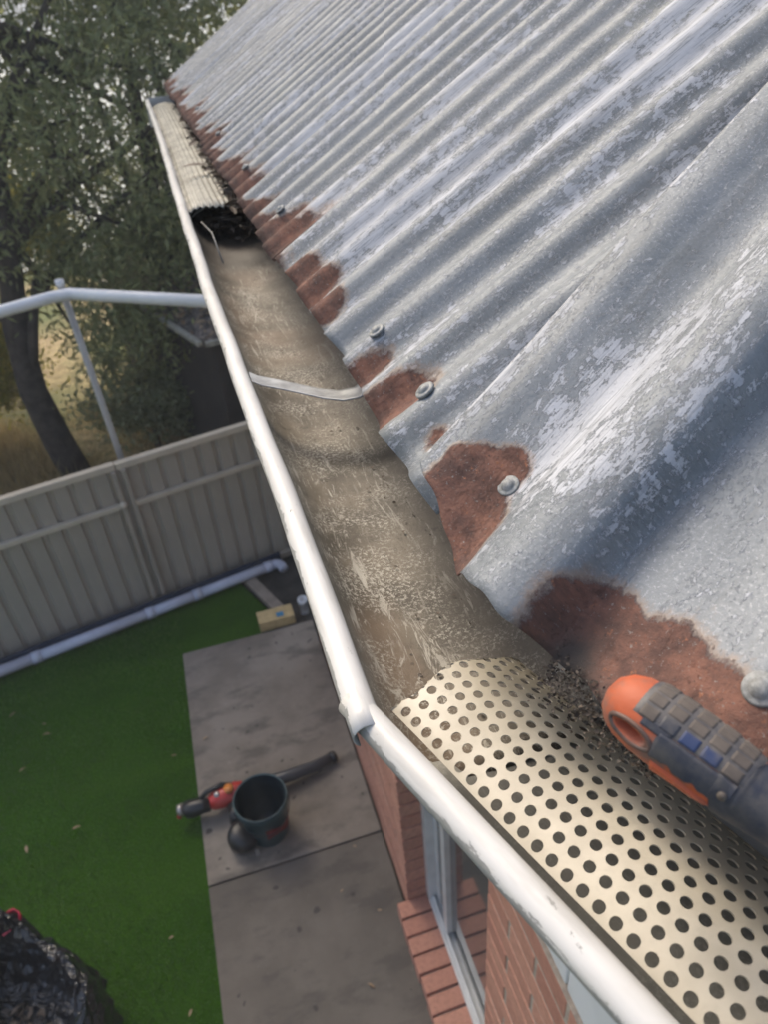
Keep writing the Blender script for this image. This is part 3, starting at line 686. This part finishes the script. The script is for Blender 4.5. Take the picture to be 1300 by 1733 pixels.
def grunge(name, c, dust, rough=.45, amt=.5, sc_=60):
    n = N(name, rough); co = n.co(); n.set('Base Color', n.mix(n.math('MULTIPLY', n.smooth(n.noise(co, sc_, 6, .7), .38, .66), amt), c, dust)); n.bump(n.noise(co, 300, 4), .25, .0006); return n.m
m_or = grunge('orange_grip_plastic', (.40, .085, .028), (.13, .095, .08), .6, .9, 45); m_na = grunge('navy_rubber', (.014, .020, .038), (.085, .08, .075), .6, .75, 50)
m_ti = grunge('dusty_grey_grip', (.075, .062, .053), (.12, .10, .083), .7, .8, 40); m_bl = grunge('blue_grip_tile', (.018, .035, .10), (.09, .085, .085), .6, .9)
m_hole = grunge('hole_inside', (.10, .03, .015), (.03, .02, .018), .6)
# core: lathed along the axis
vs = []; fs = []; ring = 32; sl = [0, .0008, .002, .004, .006, .009, .012, .016, .020, .026, .032, .04, .05, .06, .07, .08, .09, .105, .12, .135]
for s in sl:
    for k in range(ring): vs.append(hpt(s, 2*math.pi*k/ring))
for i in range(len(sl)-1):
    for k in range(ring): a = i*ring+k; b = i*ring+(k+1) % ring; fs.append((a, b, b+ring, a+ring))
fs.append(tuple(range(ring))); fs.append(tuple((len(sl)-1)*ring+k for k in reversed(range(ring))))
core = mesh('handle_core', vs, fs, m_or)
bmc = bmesh.new(); bmc.from_mesh(core.data); bmesh.ops.recalc_face_normals(bmc, faces=bmc.faces); bmc.to_mesh(core.data); bmc.free()
# hanging hole cut through core
hc = hpt(.0185, R(-38)); hn = (hc-(HA+ax*.0185)).normalized()
hs = hn.cross(ax).normalized()
cv = []; cf = []
for q, dz in enumerate((-.011, .03)):
    for k in range(24):
        a = 2*math.pi*k/24; cv.append(hc+hn*dz+ax*(.0072*math.cos(a))+hs*(.0030*math.sin(a)))
for k in range(24): cf.append((k, (k+1) % 24, (k+1) % 24+24, k+24))
cf.append(tuple(reversed(range(24)))); cf.append(tuple(range(24, 48)))
cut = mesh('cutter', cv, cf, m_hole); bmc = bmesh.new(); bmc.from_mesh(cut.data); bmesh.ops.recalc_face_normals(bmc, faces=bmc.faces); bmc.to_mesh(cut.data); bmc.free()
def carve(o):
    md = o.modifiers.new('hole', 'BOOLEAN'); md.operation = 'DIFFERENCE'; md.object = cut; md.solver = 'EXACT'
    bpy.context.view_layer.update(); dg = bpy.context.evaluated_depsgraph_get(); nm = bpy.data.meshes.new_from_object(o.evaluated_get(dg)); o.modifiers.clear(); o.data = nm
    nm.shade_smooth()
carve(core); inpar(core, tool)
bpy.data.objects.remove(cut)
# raised navy rim round the hole + navy band along the handle
rimp = []
for k in range(33):
    a = 2*math.pi*k/32; s = .0188+.0098*math.cos(a); an_ = R(-38)+R(17)*math.sin(a); rimp.append(hpt(s, an_, -.0003))
inpar(tube('hole_rim', rimp, .0012, grunge('scuffed_rim', (.05, .04, .04), (.16, .08, .05), .55, .7), None, 8), tool)
def navy_shape(t): 
    return (R(-62+8*t) if t > .12 else R(-45), R(-8)) if t < .8 else (R(-150), R(60))
patch('navy_band', .028, .062, 0, 0, .0008, m_na, 30, 12, shape=lambda t: (R(-47-5*math.sin(t*3)-3.5*math.sin(t*19)-2*math.sin(t*41)), R(-4)))
patch('navy_collar', .052, .135, 0, 0, .0011, m_na, 40, 30, shape=lambda t: (R(-44) if t < .03 else R(-50-100*min(1, (t-.02)/.10)), R(-4) if t < .10 else R(-4+120*min(1, (t-.10)/.06))))
patch('navy_band', .020, .034, 0, 0, .0007, m_na, 10, 8, shape=lambda t: (R(-15), R(3)))
m_pan = grunge('grey_panel', (.05, .05, .056), (.15, .135, .12), .55, .8, 40)
patch('grey_panel', .0150, .064, 0, 0, .0006, m_pan, 30, 16, shape=lambda t: (R(-7), R(92)))
for i in range(5):
    for j in range(4):
        s0 = .0175+i*.0088; a0 = R(-4+j*23)
        m_ = m_bl if (j == 0 and i in (2, 3)) else m_ti
        if j == 0 and i == 1: m_ = m_na
        patch('grip_tile', s0, s0+.0081, a0, a0+R(21.5), .0010, m_, 10, 10)
patch('orange_inlay', .030, .056, 0, 0, .0014, grunge('orange_inlay', (.40, .075, .022), (.16, .07, .04), .5, .5), 18, 8, shape=lambda t: (R(-78+10*t), R(-56-10*t*t)))
inpar(tube('collar_screw', [hpt(.058, R(-30), .0004), hpt(.058, R(-30), .002)], .0018, m_ti, None, 10), tool)
# steel shank and blade beyond the handle, out of the frame
inpar(tube('shank', [HA+ax*.133, HA+ax*.20], .005, MAT['chrome'], None, 12), tool)
bpy.context.view_layer.update()
bm = bmesh.new(); q = Matrix((side, ax, top)).transposed()
box_bm(bm, HA+ax*.235, (.045, .08, .0016), q, .0004); inpar(frombm('blade', bm, MAT['chrome']), tool)

# ------------------------------------------------------------------ fence
fence = empty('steel_fence', FA, 0, 'grey ribbed steel fence with beige top rail along the back of the lawn', 'fence')
def fp(s, z, d=0): return FA + fd*s + fn*d + Vector((0, 0, z))
fang = math.atan2(fd.y, fd.x); frot = Matrix.Rotation(fang, 3, 'Z')
def pan_mesh(wd, h):
    vs = []; fs = []
    pr = [(0, -.018), (.012, -.018), (.022, 0), (wd*.5, .0015), (wd-.022, 0), (wd-.012, -.018), (wd, -.018)]
    for z in (0, h):
        for x, y in pr: vs.append((x, -y, z))
    k = len(pr)
    for i in range(k-1): fs.append((i, i+1, i+1+k, i+k))
    me = bpy.data.meshes.new('fence_sheet'); me.from_pydata(vs, [], fs); me.materials.append(MAT['fence']); return me
pitch = .125; pm = pan_mesh(pitch, 1.16)
POST = 1.09            # post position along the fence (x about -.67)
s = POST-.02-pitch*36
while s < 3.6:
    if s+pitch > POST-.015 and s < POST+.06: s = POST+.06
    o = bpy.data.objects.new('fence_sheet', pm); col.objects.link(o); o.parent = fence; o.location = fd*s+Vector((0, 0, .03)); o.rotation_euler = (0, 0, fang); s += pitch
def rail(name, s0, s1, z, hgt, dep, mat, d=.0):
    c = fp((s0+s1)/2, z, d); inpar(box(name, c, (s1-s0, dep, hgt), MAT[mat], None, .004, frot), fence)
rail('top_rail', -5, POST+.02, 1.195, .045, .05, 'fencerail'); rail('top_rail', POST+.025, 3.6, 1.19, .045, .05, 'fencerail')
rail('middle_rail', -5, POST-.02, .905, .035, .035, 'fencerail', .022); rail('middle_rail', POST+.06, 3.6, .895, .035, .035, 'fencerail', .022)
rail('bottom_rail', -5, 3.6, .02, .05, .04, 'fence', .01)
rail('post', POST-.018, POST+.012, .60, 1.14, .05, 'fence', .02); rail('post', POST+.050, POST+.078, .60, 1.14, .05, 'fence', .02)
rail('post_channel', POST+.012, POST+.050, .60, 1.13, .02, 'fence', -.005)
inpar(lathe('post_cap', [(.0, .022), (.014, .02), (.022, .01), (.024, 0), (.024, -.01)], MAT['fencerail'], None, 14, fp(POST-.005, .925, .05)), fence)

# pale drain pipe lying at the foot of the fence
pipe = empty('drain_pipe', fp(0, 0, .1), 0, 'pale lilac plastic drain pipe lying along the foot of the fence', 'pipe')
def pp(s, z=.055, d=.13): return fp(s, z, d)
cuts = [-4.5, -1.5, .24, 1.02, 1.37, 1.93]
for a, b in zip(cuts[:-1], cuts[1:]):
    inpar(tube('pipe_length', [pp(a+.004), pp(b-.004)], .038, MAT['pvc'], None, 16), pipe)
    inpar(tube('coupling', [pp(b-.03), pp(b+.03)], .043, MAT['pvc'], None, 16), pipe)
e = pp(1.96); inpar(tube('elbow', [e, e+fd*.03, e+fd*.055+fn*.02, e+fd*.06+fn*.06, e+fd*.058+fn*.085], .036, MAT['pvc'], None, 14), pipe)
inpar(box('edge_strip', fp(-1.3, .06, .085), (6.7, .015, .11), MAT['navy'], None, .002, frot), pipe)

# plank, timber block, pipe stub
A = Vector((.008, 4.43, .012)); B = Vector((.19, 3.955, .012)); d_ = (B-A)
o = box('wooden_plank', (A+B)/2, (.085, d_.length, .03), MAT['timber'], None, .004, Matrix.Rotation(-math.atan2(d_.x, d_.y), 3, 'Z')); tag(o, 'grey weathered plank edging the lawn near the end of the drain pipe', 'plank')
blk = empty('timber_block', (.135, 3.89, 0), .02, 'pale yellow timber block with a blue mark at the slab corner', 'timber block')
box('block', (0, 0, .04), (.25, .125, .08), MAT['yellowtimber'], blk, .004); box('blue_mark', (.03, -.02, .082), (.05, .045, .004), MAT['blue'], blk, .001)
o = lathe('pipe_stub', [(.030, 0), (.030, .09), (.036, .09), (.036, .13), (.028, .13), (.027, .02)], MAT['pipewhite'], None, 18, (.345, 3.95, -.03)); tag(o, 'short white pipe stub standing past the far end of the paving', 'pipe')

# ------------------------------------------------------------------ bucket and blower
BX, BY = -.185, 2.345
buck = empty('bucket', (BX, BY, .005), 0, 'dark teal plastic bucket with a dull red label standing on the concrete', 'bucket')
lathe('bucket_body', [(.0, 0), (.098, 0), (.104, .006), (.128, .235), (.136, .240), (.138, .262), (.1365, .285), (.139, .292), (.134, .294), (.130, .288)], MAT['teal'], buck, 40)
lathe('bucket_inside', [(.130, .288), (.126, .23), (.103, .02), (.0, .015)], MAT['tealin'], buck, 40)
lv = []; lf = []
for i in range(17):
    a = R(-95+i*100/16)
    for z, r in ((.085+.02*math.sin(i*.4), .1145), (.165+.012*math.sin(i*.5+1), .1225)): lv.append((r*math.cos(a), r*math.sin(a), z))
for i in range(16): lf.append((2*i, 2*i+2, 2*i+3, 2*i+1))
mesh('label_band', lv, lf, MAT['darkred'], buck, True)
hv = [(.1405*math.cos(a), .1405*math.sin(a), .262-.10*math.sin((a-R(180))*1.0)) for a in np.linspace(R(180), R(360), 22)]
tube('bucket_handle', hv, .0028, MAT['blk'], buck, 6)
blow = empty('leaf_blower', (-.35, 2.58, .005), 0, 'red and black leaf blower lying behind the teal bucket with its tube to the right', 'leaf blower')
def bl(name, path, rad, m, n=18): return inpar(tube(name, path, rad, MAT[m], None, n), blow)
bl('blower_tube', [(-.30, 2.565, .09), (0, 2.58, .075), (.12, 2.60, .06), (.245, 2.64, .04)], [.038, .035, .031, .029], 'greytube')
inpar(tube('tube_collar', [(.225, 2.632, .044), (.252, 2.643, .039)], .033, MAT['blk'], None, 18), blow)
bl('motor_body', [(-.47, 2.545, .09), (-.45, 2.545, .095), (-.41, 2.55, .10), (-.36, 2.555, .10), (-.31, 2.56, .10), (-.27, 2.565, .10)], [.022, .042, .054, .058, .056, .045], 'red')
bl('fuel_cap', [(-.345, 2.55, .15), (-.345, 2.55, .17)], .026, 'orangespot'); bl('vent_ring', [(-.41, 2.545, .145), (-.412, 2.54, .155)], .016, 'chrome')
bl('rear_housing', [(-.60, 2.55, .085), (-.585, 2.55, .088), (-.55, 2.545, .09), (-.50, 2.54, .10), (-.455, 2.53, .10)], [.028, .045, .05, .042, .035], 'blk')
bl('nozzle_ring', [(-.625, 2.56, .09), (-.60, 2.555, .095)], [.030, .034], 'chrome'); bl('pull_grip', [(-.632, 2.545, .07), (-.618, 2.54, .07)], .018, 'red')
bl('handle', [(-.50, 2.56, .13), (-.46, 2.575, .155), (-.38, 2.585, .165), (-.33, 2.58, .14)], [.013, .014, .015, .014], 'blk', 12)
# round fan housing
fh = [(0, -.07), (.10, -.07), (.125, -.05), (.135, 0), (.125, .05), (.10, .07), (.06, .082), (0, .082)]
o = lathe('fan_housing', [(r*.62, z*.75) for r, z in fh], MAT['blk'], None, 30); o.rotation_euler = (R(8), R(12), 0); o.parent = blow; o.location = Vector((-.315, 2.305, .075))-Vector((-.35, 2.58, .005))
o = box('foot_clip', (-.262, 2.222, .03), (.018, .006, .05), MAT['chrome'], None, .001); inpar(o, blow)
bl('blower_neck', [(-.335, 2.40, .07), (-.34, 2.50, .08)], .035, 'blk')

# ------------------------------------------------------------------ rubbish bag
bag = empty('rubbish_bag', (-1.35, 1.57, 0), 0, 'open black plastic rubbish bag with red drawstring and leaves inside, on the lawn', 'rubbish bag')
n_ = N('black_bag_plastic', .2, 0, .8); n_.set('Base Color', n_.mix(n_.noise(n_.co(), 6, 3), (.004, .005, .007), (.010, .011, .016)))
n_.bump(n_.math('ADD', n_.math('MULTIPLY', n_.math('ABSOLUTE', n_.math('SUBTRACT', n_.noise(n_.co(scale=(1, 1, .45)), 9, 3, .5, .8), .5)), -3.0), n_.math('MULTIPLY', n_.noise(n_.co(), 30, 3, .5, 1.0), .4)), .9, .03); m_bag = n_.m
prof_b = [(.30, 0), (.35, .03), (.385, .12), (.39, .24), (.38, .34), (.365, .41), (.35, .46), (.335, .485), (.315, .48), (.305, .44), (.30, .38), (.29, .32), (.27, .26), (.18, .22), (.0, .21)]
pb = []
for (a, b), (c, d) in zip(prof_b[:-1], prof_b[1:]):
    for k in range(2): pb.append((a+(c-a)*k/2, b+(d-b)*k/2))
pb.append(prof_b[-1]); nn_ = 58; vs = []; fs = []
for i, (r, z) in enumerate(pb):
    for k in range(nn_):
        a = 2*math.pi*(k+.5*(i % 2))/nn_; up_ = min(1, max(0, (z-.22)/.24))
        pk = math.exp(-((a-R(80))/.33)**2)
        rr = r*(1+.07*math.sin(a*2+.6)+.04*math.sin(a*3+1)+.22*pk*up_)
        zz = z + (.17*pk+.03*math.sin(a*4)+.025*math.sin(a*9+1))*up_
        pl = (1-abs(mn.noise(Vector((math.cos(a)*2.6, math.sin(a)*2.6, z*1.3))))*2.2)
        rr += .030*pl*(z > .01)-.02
        j = .011 if z > .01 else 0
        if r < .001: rr = 0
        vs.append(Vector((rr*math.cos(a)+random.uniform(-j, j), rr*math.sin(a)+random.uniform(-j, j), zz+random.uniform(-j, j))))
for i in range(len(pb)-1):
    for k in range(nn_):
        a = i*nn_+k; b = i*nn_+(k+1) % nn_
        fs += [(a, b, b+nn_), (a, b+nn_, a+nn_)] if random.random() < .5 else [(a, b, a+nn_), (b, b+nn_, a+nn_)]
bo = mesh('bag_skin', vs, fs, m_bag, bag, True)
md = bo.modifiers.new('s', 'SUBSURF'); md.levels = 1; md.render_levels = 1; md.subdivision_type = 'SIMPLE'
bo.data.set_sharp_from_angle(angle=R(24))
def rib_(pts, m, name, wd=.022):
    vs = []; fs = []
    for i, p in enumerate(pts):
        q = Vector(p); vs += [q+Vector((0, 0, wd/2)), q-Vector((.004*math.sin(i), 0, wd/2))]
    for i in range(len(pts)-1): fs.append((2*i, 2*i+1, 2*i+3, 2*i+2))
    o = mesh(name, [q+Vector((-.02, -.035, -.035)) for q in vs], fs, m, bag, True); md = o.modifiers.new('t', 'SOLIDIFY'); md.thickness = .003
BR = simple('red_drawstring', (.5, .02, .07), .4)
rib_([(.08, .43, .575), (.10, .44, .585), (.13, .445, .59), (.15, .43, .58), (.15, .40, .57)], BR, 'drawstring', .04)
rib_([(.07, .37, .555), (.09, .36, .565), (.12, .365, .57), (.14, .38, .565), (.15, .40, .57)], BR, 'drawstring', .04)
vsl = []; fsl = []
for i in range(420):
    a = random.uniform(0, 6.28); r = .24*math.sqrt(random.random()); p = Vector((r*math.cos(a)-.03, r*math.sin(a)-.04, .22+random.uniform(0, .06)))
    L = random.uniform(.02, .05); rot = Matrix.Rotation(random.uniform(0, 6.28), 3, 'Z') @ Matrix.Rotation(random.gauss(0, .5), 3, 'X'); b = len(vsl)
    for q in ((-.5, 0, 0), (0, -.22, .03), (.5, 0, 0), (0, .22, .03)): vsl.append(p+rot @ (Vector(q)*L))
    fsl.append((b, b+1, b+2, b+3))
o = mesh('bagged_leaves', vsl, fsl, MAT['darklitter']); o.location = bag.location; tag(o, 'brown leaves heaped inside the open black rubbish bag', 'leaves', kind='stuff')

# ------------------------------------------------------------------ leaves scattered on lawn and paving
fl = leaf_mesh(.05, .016, .006); fl.materials.append(MAT['dryleaf'])
spots = [(-1.60, 3.66), (-1.40, 3.51), (-1.38, 3.42), (-.64, 2.99), (-1.43, 2.66), (-1.18, 2.7), (-.72, 1.95), (-.66, 1.6), (-1.5, 3.2)]
for x, y in spots:
    o = bpy.data.objects.new('fallen_leaf', fl); col.objects.link(o); o.location = (x, y, .012); o.rotation_euler = (random.uniform(-.3, .3), random.uniform(-.2, .2), random.uniform(0, 6.28)); k = random.uniform(.55, 1.1); o.scale = (k, k, k)
    tag(o, 'small dry leaf lying loose on the green lawn', 'leaf', 'dry leaves on the lawn')
for x, y in [(-.45, 3.05), (.1, 1.9), (.22, 2.1), (.12, 1.45), (-.42, 1.45), (.25, 1.75)]:
    o = bpy.data.objects.new('fallen_leaf', fl); col.objects.link(o); o.location = (x, y, .011); o.rotation_euler = (random.uniform(-.3, .3), random.uniform(-.2, .2), random.uniform(0, 6.28)); k = random.uniform(.4, .9); o.scale = (k, k, k)
    tag(o, 'small dry leaf lying loose on the concrete paving', 'leaf', 'dry leaves on the paving')

# ------------------------------------------------------------------ white tube frame and its pole
fr_ = empty('tube_frame', (-.63, 4.62, 0), 0, 'white bent tube rail held up by a grey pole behind the fence', 'pipe frame')
cz = 2.25
Cn = Vector((-.63, 4.62, cz)); Rn = Vector((.136, 4.07, cz)); Ln = Vector((-.975, 4.48, cz))
dr = (Rn-Cn).normalized(); dl = (Ln-Cn).normalized()
path = [Cn+dl*3.2, Cn+dl*1.5, Cn+dl*.25, Cn+dl*.10+Vector((0, .004, 0)), Cn+dr*.03, Cn+dr*.14, Cn+dr*.4, Cn+dr*1.25]
inpar(tube('rail', path, [.035]*8, MAT['pipewhite'], None, 16), fr_)
inpar(tube('pole', [Cn+Vector((-.02, .05, .05)), Vector((-.60, 4.62, -.05))], .021, MAT['poletube'], None, 12), fr_)
inpar(tube('pole_cap', [Cn+Vector((-.02, .05, .03)), Cn+Vector((-.02, .05, .07))], .026, MAT['pipewhite'], None, 12), fr_)

# ------------------------------------------------------------------ shed beyond the fence
shed = empty('garden_shed', (.097, 5.6, 0), 0, 'dark walled shed with a littered low roof beyond the fence', 'shed')
e0 = Vector((.097, 5.6, 1.42)); dA = Vector((-.339, .941, 0)); dB = Vector((.985, .17, 0))
def sq(a, b, z): v = Vector((.097, 5.6, 0))+dA*a+dB*b; return (v.x, v.y, z)
i_ = .10
inpar(mesh('wall', [sq(i_, i_, -.05), sq(2.6, i_, -.05), sq(2.6, i_, 1.45), sq(i_, i_, 1.45), sq(i_, 3, -.05), sq(i_, 3, 1.45)], [(0, 1, 2, 3), (0, 3, 5, 4)], MAT['shedwall']), shed)
for k in range(10):
    inpar(box('wall_board', (Vector(sq(i_-.012, .22+k*.27, .70))), (.25, .012, 1.42), MAT['shedwall'], None, .003, Matrix.Rotation(math.atan2(dB.y, dB.x), 3, 'Z')), shed)
inpar(mesh('roof', [sq(0, 0, 1.43), sq(2.8, 0, 1.43), sq(2.8, 3.1, 2.2), sq(0, 3.1, 2.2), sq(0, 0, 1.39), sq(2.8, 0, 1.39), sq(2.8, 3.1, 2.16), sq(0, 3.1, 2.16)], [(0, 3, 2, 1), (4, 5, 6, 7), (0, 1, 5, 4), (0, 4, 7, 3)], MAT['shedroof']), shed)
inpar(box('shed_gutter', (Vector(sq(1.4, -.03, 1.425))), (2.8, .045, .04), MAT['guard_old'], None, .006, Matrix.Rotation(math.atan2(dA.y, dA.x), 3, 'Z')), shed)
inpar(box('shed_gutter', (Vector(sq(-.03, 1.5, 1.425))), (3.0, .045, .04), MAT['guard_old'], None, .006, Matrix.Rotation(math.atan2(dB.y, dB.x), 3, 'Z')), shed)
def p_shed():
    a = random.uniform(0, 2.7); b = random.uniform(0, 2.6); p = sq(a, b, 1.45+b*.248); return p
litter('shed_roof_litter', 2600, p_shed, MAT['dryleaf'], 'pale leaf litter covering the low shed roof', 'leaf litter', (.03, .08), .5)

# ------------------------------------------------------------------ trees and shrubs
def leaves_np(centers, sizes, n, L, W):
    ci = rng.integers(0, len(centers), n); c = centers[ci] + rng.normal(0, 1, (n, 3))*sizes[ci][:, None]*np.array([1, 1, .8])
    d = rng.normal(0, 1, (n, 3)); d[:, 2] -= .5; d /= np.linalg.norm(d, axis=1)[:, None]
    q = np.cross(d, rng.normal(0, 1, (n, 3))); q /= np.linalg.norm(q, axis=1)[:, None]
    l = L*rng.uniform(.6, 1.3, n)[:, None]; w_ = W*rng.uniform(.7, 1.3, n)[:, None]
    V = np.stack([c-d*l/2, c+q*w_/2, c+d*l/2, c-q*w_/2], 1).reshape(-1, 3)
    me = bpy.data.meshes.new('crown'); me.vertices.add(len(V)); me.vertices.foreach_set('co', V.astype(np.float32).ravel())
    me.loops.add(len(V)); me.loops.foreach_set('vertex_index', np.arange(len(V), dtype=np.int32)); me.polygons.add(n)
    me.polygons.foreach_set('loop_start', np.arange(0, 4*n, 4, dtype=np.int32)); me.polygons.foreach_set('loop_total', np.full(n, 4, np.int32)); me.update(calc_edges=True); return me
def tree(name, base, trunk, r0, lobes, nleaf, L, W, mat, label, clump=.22, nclump=160, branches=8, group=None, cat='tree'):
    t = empty(name, base, 0, label, cat, group); b = Vector(base)
    vs, fs = tube_vf([b+Vector(p) for p in trunk], [r0*(1-.7*i/(len(trunk)-1)) for i in range(len(trunk))], 12)
    cs = []; 
    for k in range(nclump):
        lo = random.choice(lobes); v = Vector((random.gauss(0, 1), random.gauss(0, 1), random.gauss(0, 1))).normalized()*random.uniform(.35, 1)**.5
        cs.append(b+Vector((lo[0]+v.x*lo[3], lo[1]+v.y*lo[4], lo[2]+v.z*lo[5])))
    for k in range(branches):
        i = random.randint(max(1, len(trunk)//2-1), len(trunk)-1); p = b+Vector(trunk[i]); c = random.choice(cs)
        mid = p.lerp(c, .5)+Vector((random.uniform(-.2, .2), random.uniform(-.2, .2), random.uniform(0, .3)))
        rr = r0*.32; a, f = tube_vf([p, p.lerp(mid, .5)+Vector((0, 0, .08)), mid, c], [rr, rr*.8, rr*.55, rr*.2], 7, len(vs)); vs += a; fs += f
    inpar(mesh('trunk', vs, fs, MAT['bark'], None, True), t)
    me = leaves_np(np.array([tuple(c) for c in cs]), np.array([clump*random.uniform(.6, 1.3) for _ in cs]), nleaf, L, W)
    inpar(link('crown', me, mat), t); return t
# main tree with the forked trunk seen through its own foliage
t1 = tree('olive_tree', (-1.28, 6.55, -.06), [(0, 0, -.1), (-.08, 0, .45), (-.14, .05, .95), (-.10, .1, 1.5), (.05, .15, 2.1), (.15, .2, 2.7), (.12, .3, 3.6), (.1, .3, 4.6)], .15,
     [(-.4, .5, 3.0, 1.6, 1.2, 1.1), (1.1, .5, 2.6, 1.1, 1.0, 1.2), (.2, .9, 4.3, 2.2, 1.4, 1.2), (-1.6, .6, 2.6, 1.2, 1.0, .9), (.9, .2, 1.7, .7, .6, .6)], 34000, .085, .024, MAT['leafA'], 'large dark olive tree with a forked leaning trunk beyond the fence', .20, 330, 16)
for pth, rr in (([(.05, .15, 2.1), (.35, .05, 2.5), (.62, .0, 2.75), (.9, .1, 2.75)], .055), ([(.15, .2, 2.7), (.42, .2, 3.1), (.75, .25, 3.35)], .045), ([(.12, .2, 2.6), (-.25, .2, 3.1), (-.6, .3, 3.6)], .05), ([(-.14, .05, .95), (.05, .0, 1.5), (.2, -.02, 1.9)], .05)):
    o = tube('branch', [Vector((-1.28, 6.55, -.06))+Vector(p) for p in pth], [rr, rr*.8, rr*.6, rr*.4][:len(pth)], MAT['bark'], None, 8); inpar(o, t1)
tree('second_tree', (-.10, 7.3, -.06), [(0, 0, -.1), (.03, 0, .8), (-.03, 0, 1.6), (.1, .1, 2.4), (.15, .2, 3.6)], .12,
     [(0, .2, 2.9, 1.1, .9, 1.1), (.9, .3, 3.6, 1.2, 1.0, 1.4), (-.2, .4, 4.8, 1.2, 1, 1.0)], 26000, .08, .022, MAT['leafB'], 'grey green bushy tree behind the shed, close to the end of the roof', .2, 220, 10)
tree('tall_tree', (1.9, 9.4, -.06), [(0, 0, -.1), (.1, 0, 2), (0, 0, 4), (.1, .1, 6.5)], .24,
     [(0, 0, 5.2, 2.2, 1.6, 2.2), (-1.5, -.2, 5.2, 1.6, 1.4, 2.0), (.3, 0, 8.3, 2.6, 1.6, 2.0), (-2.0, 0, 7.8, 1.8, 1.5, 1.6)], 30000, .14, .06, MAT['leafA'], 'tall tree showing over the far end of the roof', .38, 300, 12)
tree('tall_tree', (-2.4, 9.6, -.06), [(0, 0, -.1), (.1, 0, 2), (.2, 0, 4), (.1, .1, 7)], .24,
     [(0, 0, 5.8, 2.2, 1.5, 1.8), (-1.8, .2, 5.0, 1.6, 1.3, 1.6), (1.2, 0, 7.8, 2.4, 1.5, 1.6), (-1.5, 0, 8.2, 2.2, 1.5, 1.5)], 13000, .14, .06, MAT['leafA'], 'tall tree behind the olive tree with sky showing through its crown', .38, 240, 12)
tree('tall_tree', (-6.2, 7.6, -.06), [(0, 0, -.1), (.1, 0, 2), (.2, 0, 4), (.1, .1, 6)], .22,
     [(0, 0, 4.5, 2.2, 1.6, 2.0), (1.5, .2, 3.0, 1.6, 1.3, 1.6), (-1, 0, 6.8, 2.2, 1.6, 1.8)], 14000, .14, .06, MAT['leafB'], 'tall tree at the far left end of the fence', .38, 160, 10)
# low bushes, pale and yellowish where the light reaches them
sh = [((-2.3, 7.6, 0), 'leafY', 1.1, .7), ((-3.4, 6.9, 0), 'leafY', .8, .9), ((-1.9, 8.6, 0), 'leafY', 2.6, .9), ((-.55, 6.9, 0), 'leafB', .6, .55), ((-3.0, 9.0, 0), 'leafY', 3.0, .8), ((-.5, 8.8, 0), 'leafA', 1.8, 1.2), ((.9, 8.8, 0), 'leafA', 2.0, 1.3)]
labs = ['yellow green shrub left of the leaning trunk', 'low yellow shrub at the left edge above the fence', 'yellow lit bush high between the tree trunks', 'small grey green shrub right of the pole behind the fence', 'tall yellow bush behind the trees at far left', 'dark bush filling the gap left of the shed', 'dark bush behind the shed roof']
for (b, m, z, r), lab in zip(sh, labs):
    tree('shrub', b, [(0, 0, -.1), (.02, 0, z*.5), (0, 0, z)], .03, [(0, 0, z, r, r*.7, r*.8), (r*.5, 0, z*.7, r*.6, r*.5, r*.5)], 9000, .07, .028, MAT[m], lab, .13, 70, 5, 'shrubs beyond the fence', 'shrub')
# dry grass tufts beyond the fence: nobody could count them
ng = 26000; gx = rng.uniform(-4.5, .6, ng); gy = rng.uniform(4.5, 8.2, ng); ok = gy > 4.75+(gx+.25)*.216; gx = gx[ok]; gy = gy[ok]; ng = len(gx)
hh = rng.uniform(.08, .38, ng)*(.6+.5*np.sin(gx*3+gy*2)); a = rng.uniform(0, 6.28, ng); dv = np.stack([np.cos(a), np.sin(a), 0*a], 1)*.006
b0 = np.stack([gx, gy, np.full(ng, -.06)], 1); tip = b0+np.stack([rng.normal(0, .08, ng), rng.normal(0, .08, ng), np.abs(hh)], 1)
me = bpy.data.meshes.new('dry_grass'); me.from_pydata(np.stack([b0-dv, b0+dv, tip], 1).reshape(-1, 3).tolist(), [], np.arange(ng*3).reshape(-1, 3).tolist())
o = link('dry_grass', me, MAT['straw']); tag(o, 'dry straw coloured grass growing beyond the fence', 'grass', kind='stuff')

# ------------------------------------------------------------------ thin haze volume, added to stand in for lens glow
hz = box('haze', (0, 50, 5.3), (590, 690, 13), None); hm = bpy.data.materials.new('haze_glow'); hm.use_nodes = True; t_ = hm.node_tree
t_.nodes.remove(t_.nodes['Principled BSDF']); pv = t_.nodes.new('ShaderNodeVolumePrincipled'); pv.inputs['Color'].default_value = (.92, .97, 1, 1); pv.inputs['Density'].default_value = .0065
t_.links.new(pv.outputs[0], t_.nodes['Material Output'].inputs['Volume']); hz.data.materials.append(hm); tag(hz, 'thin pale haze added to stand in for lens glow', 'haze', kind='stuff')
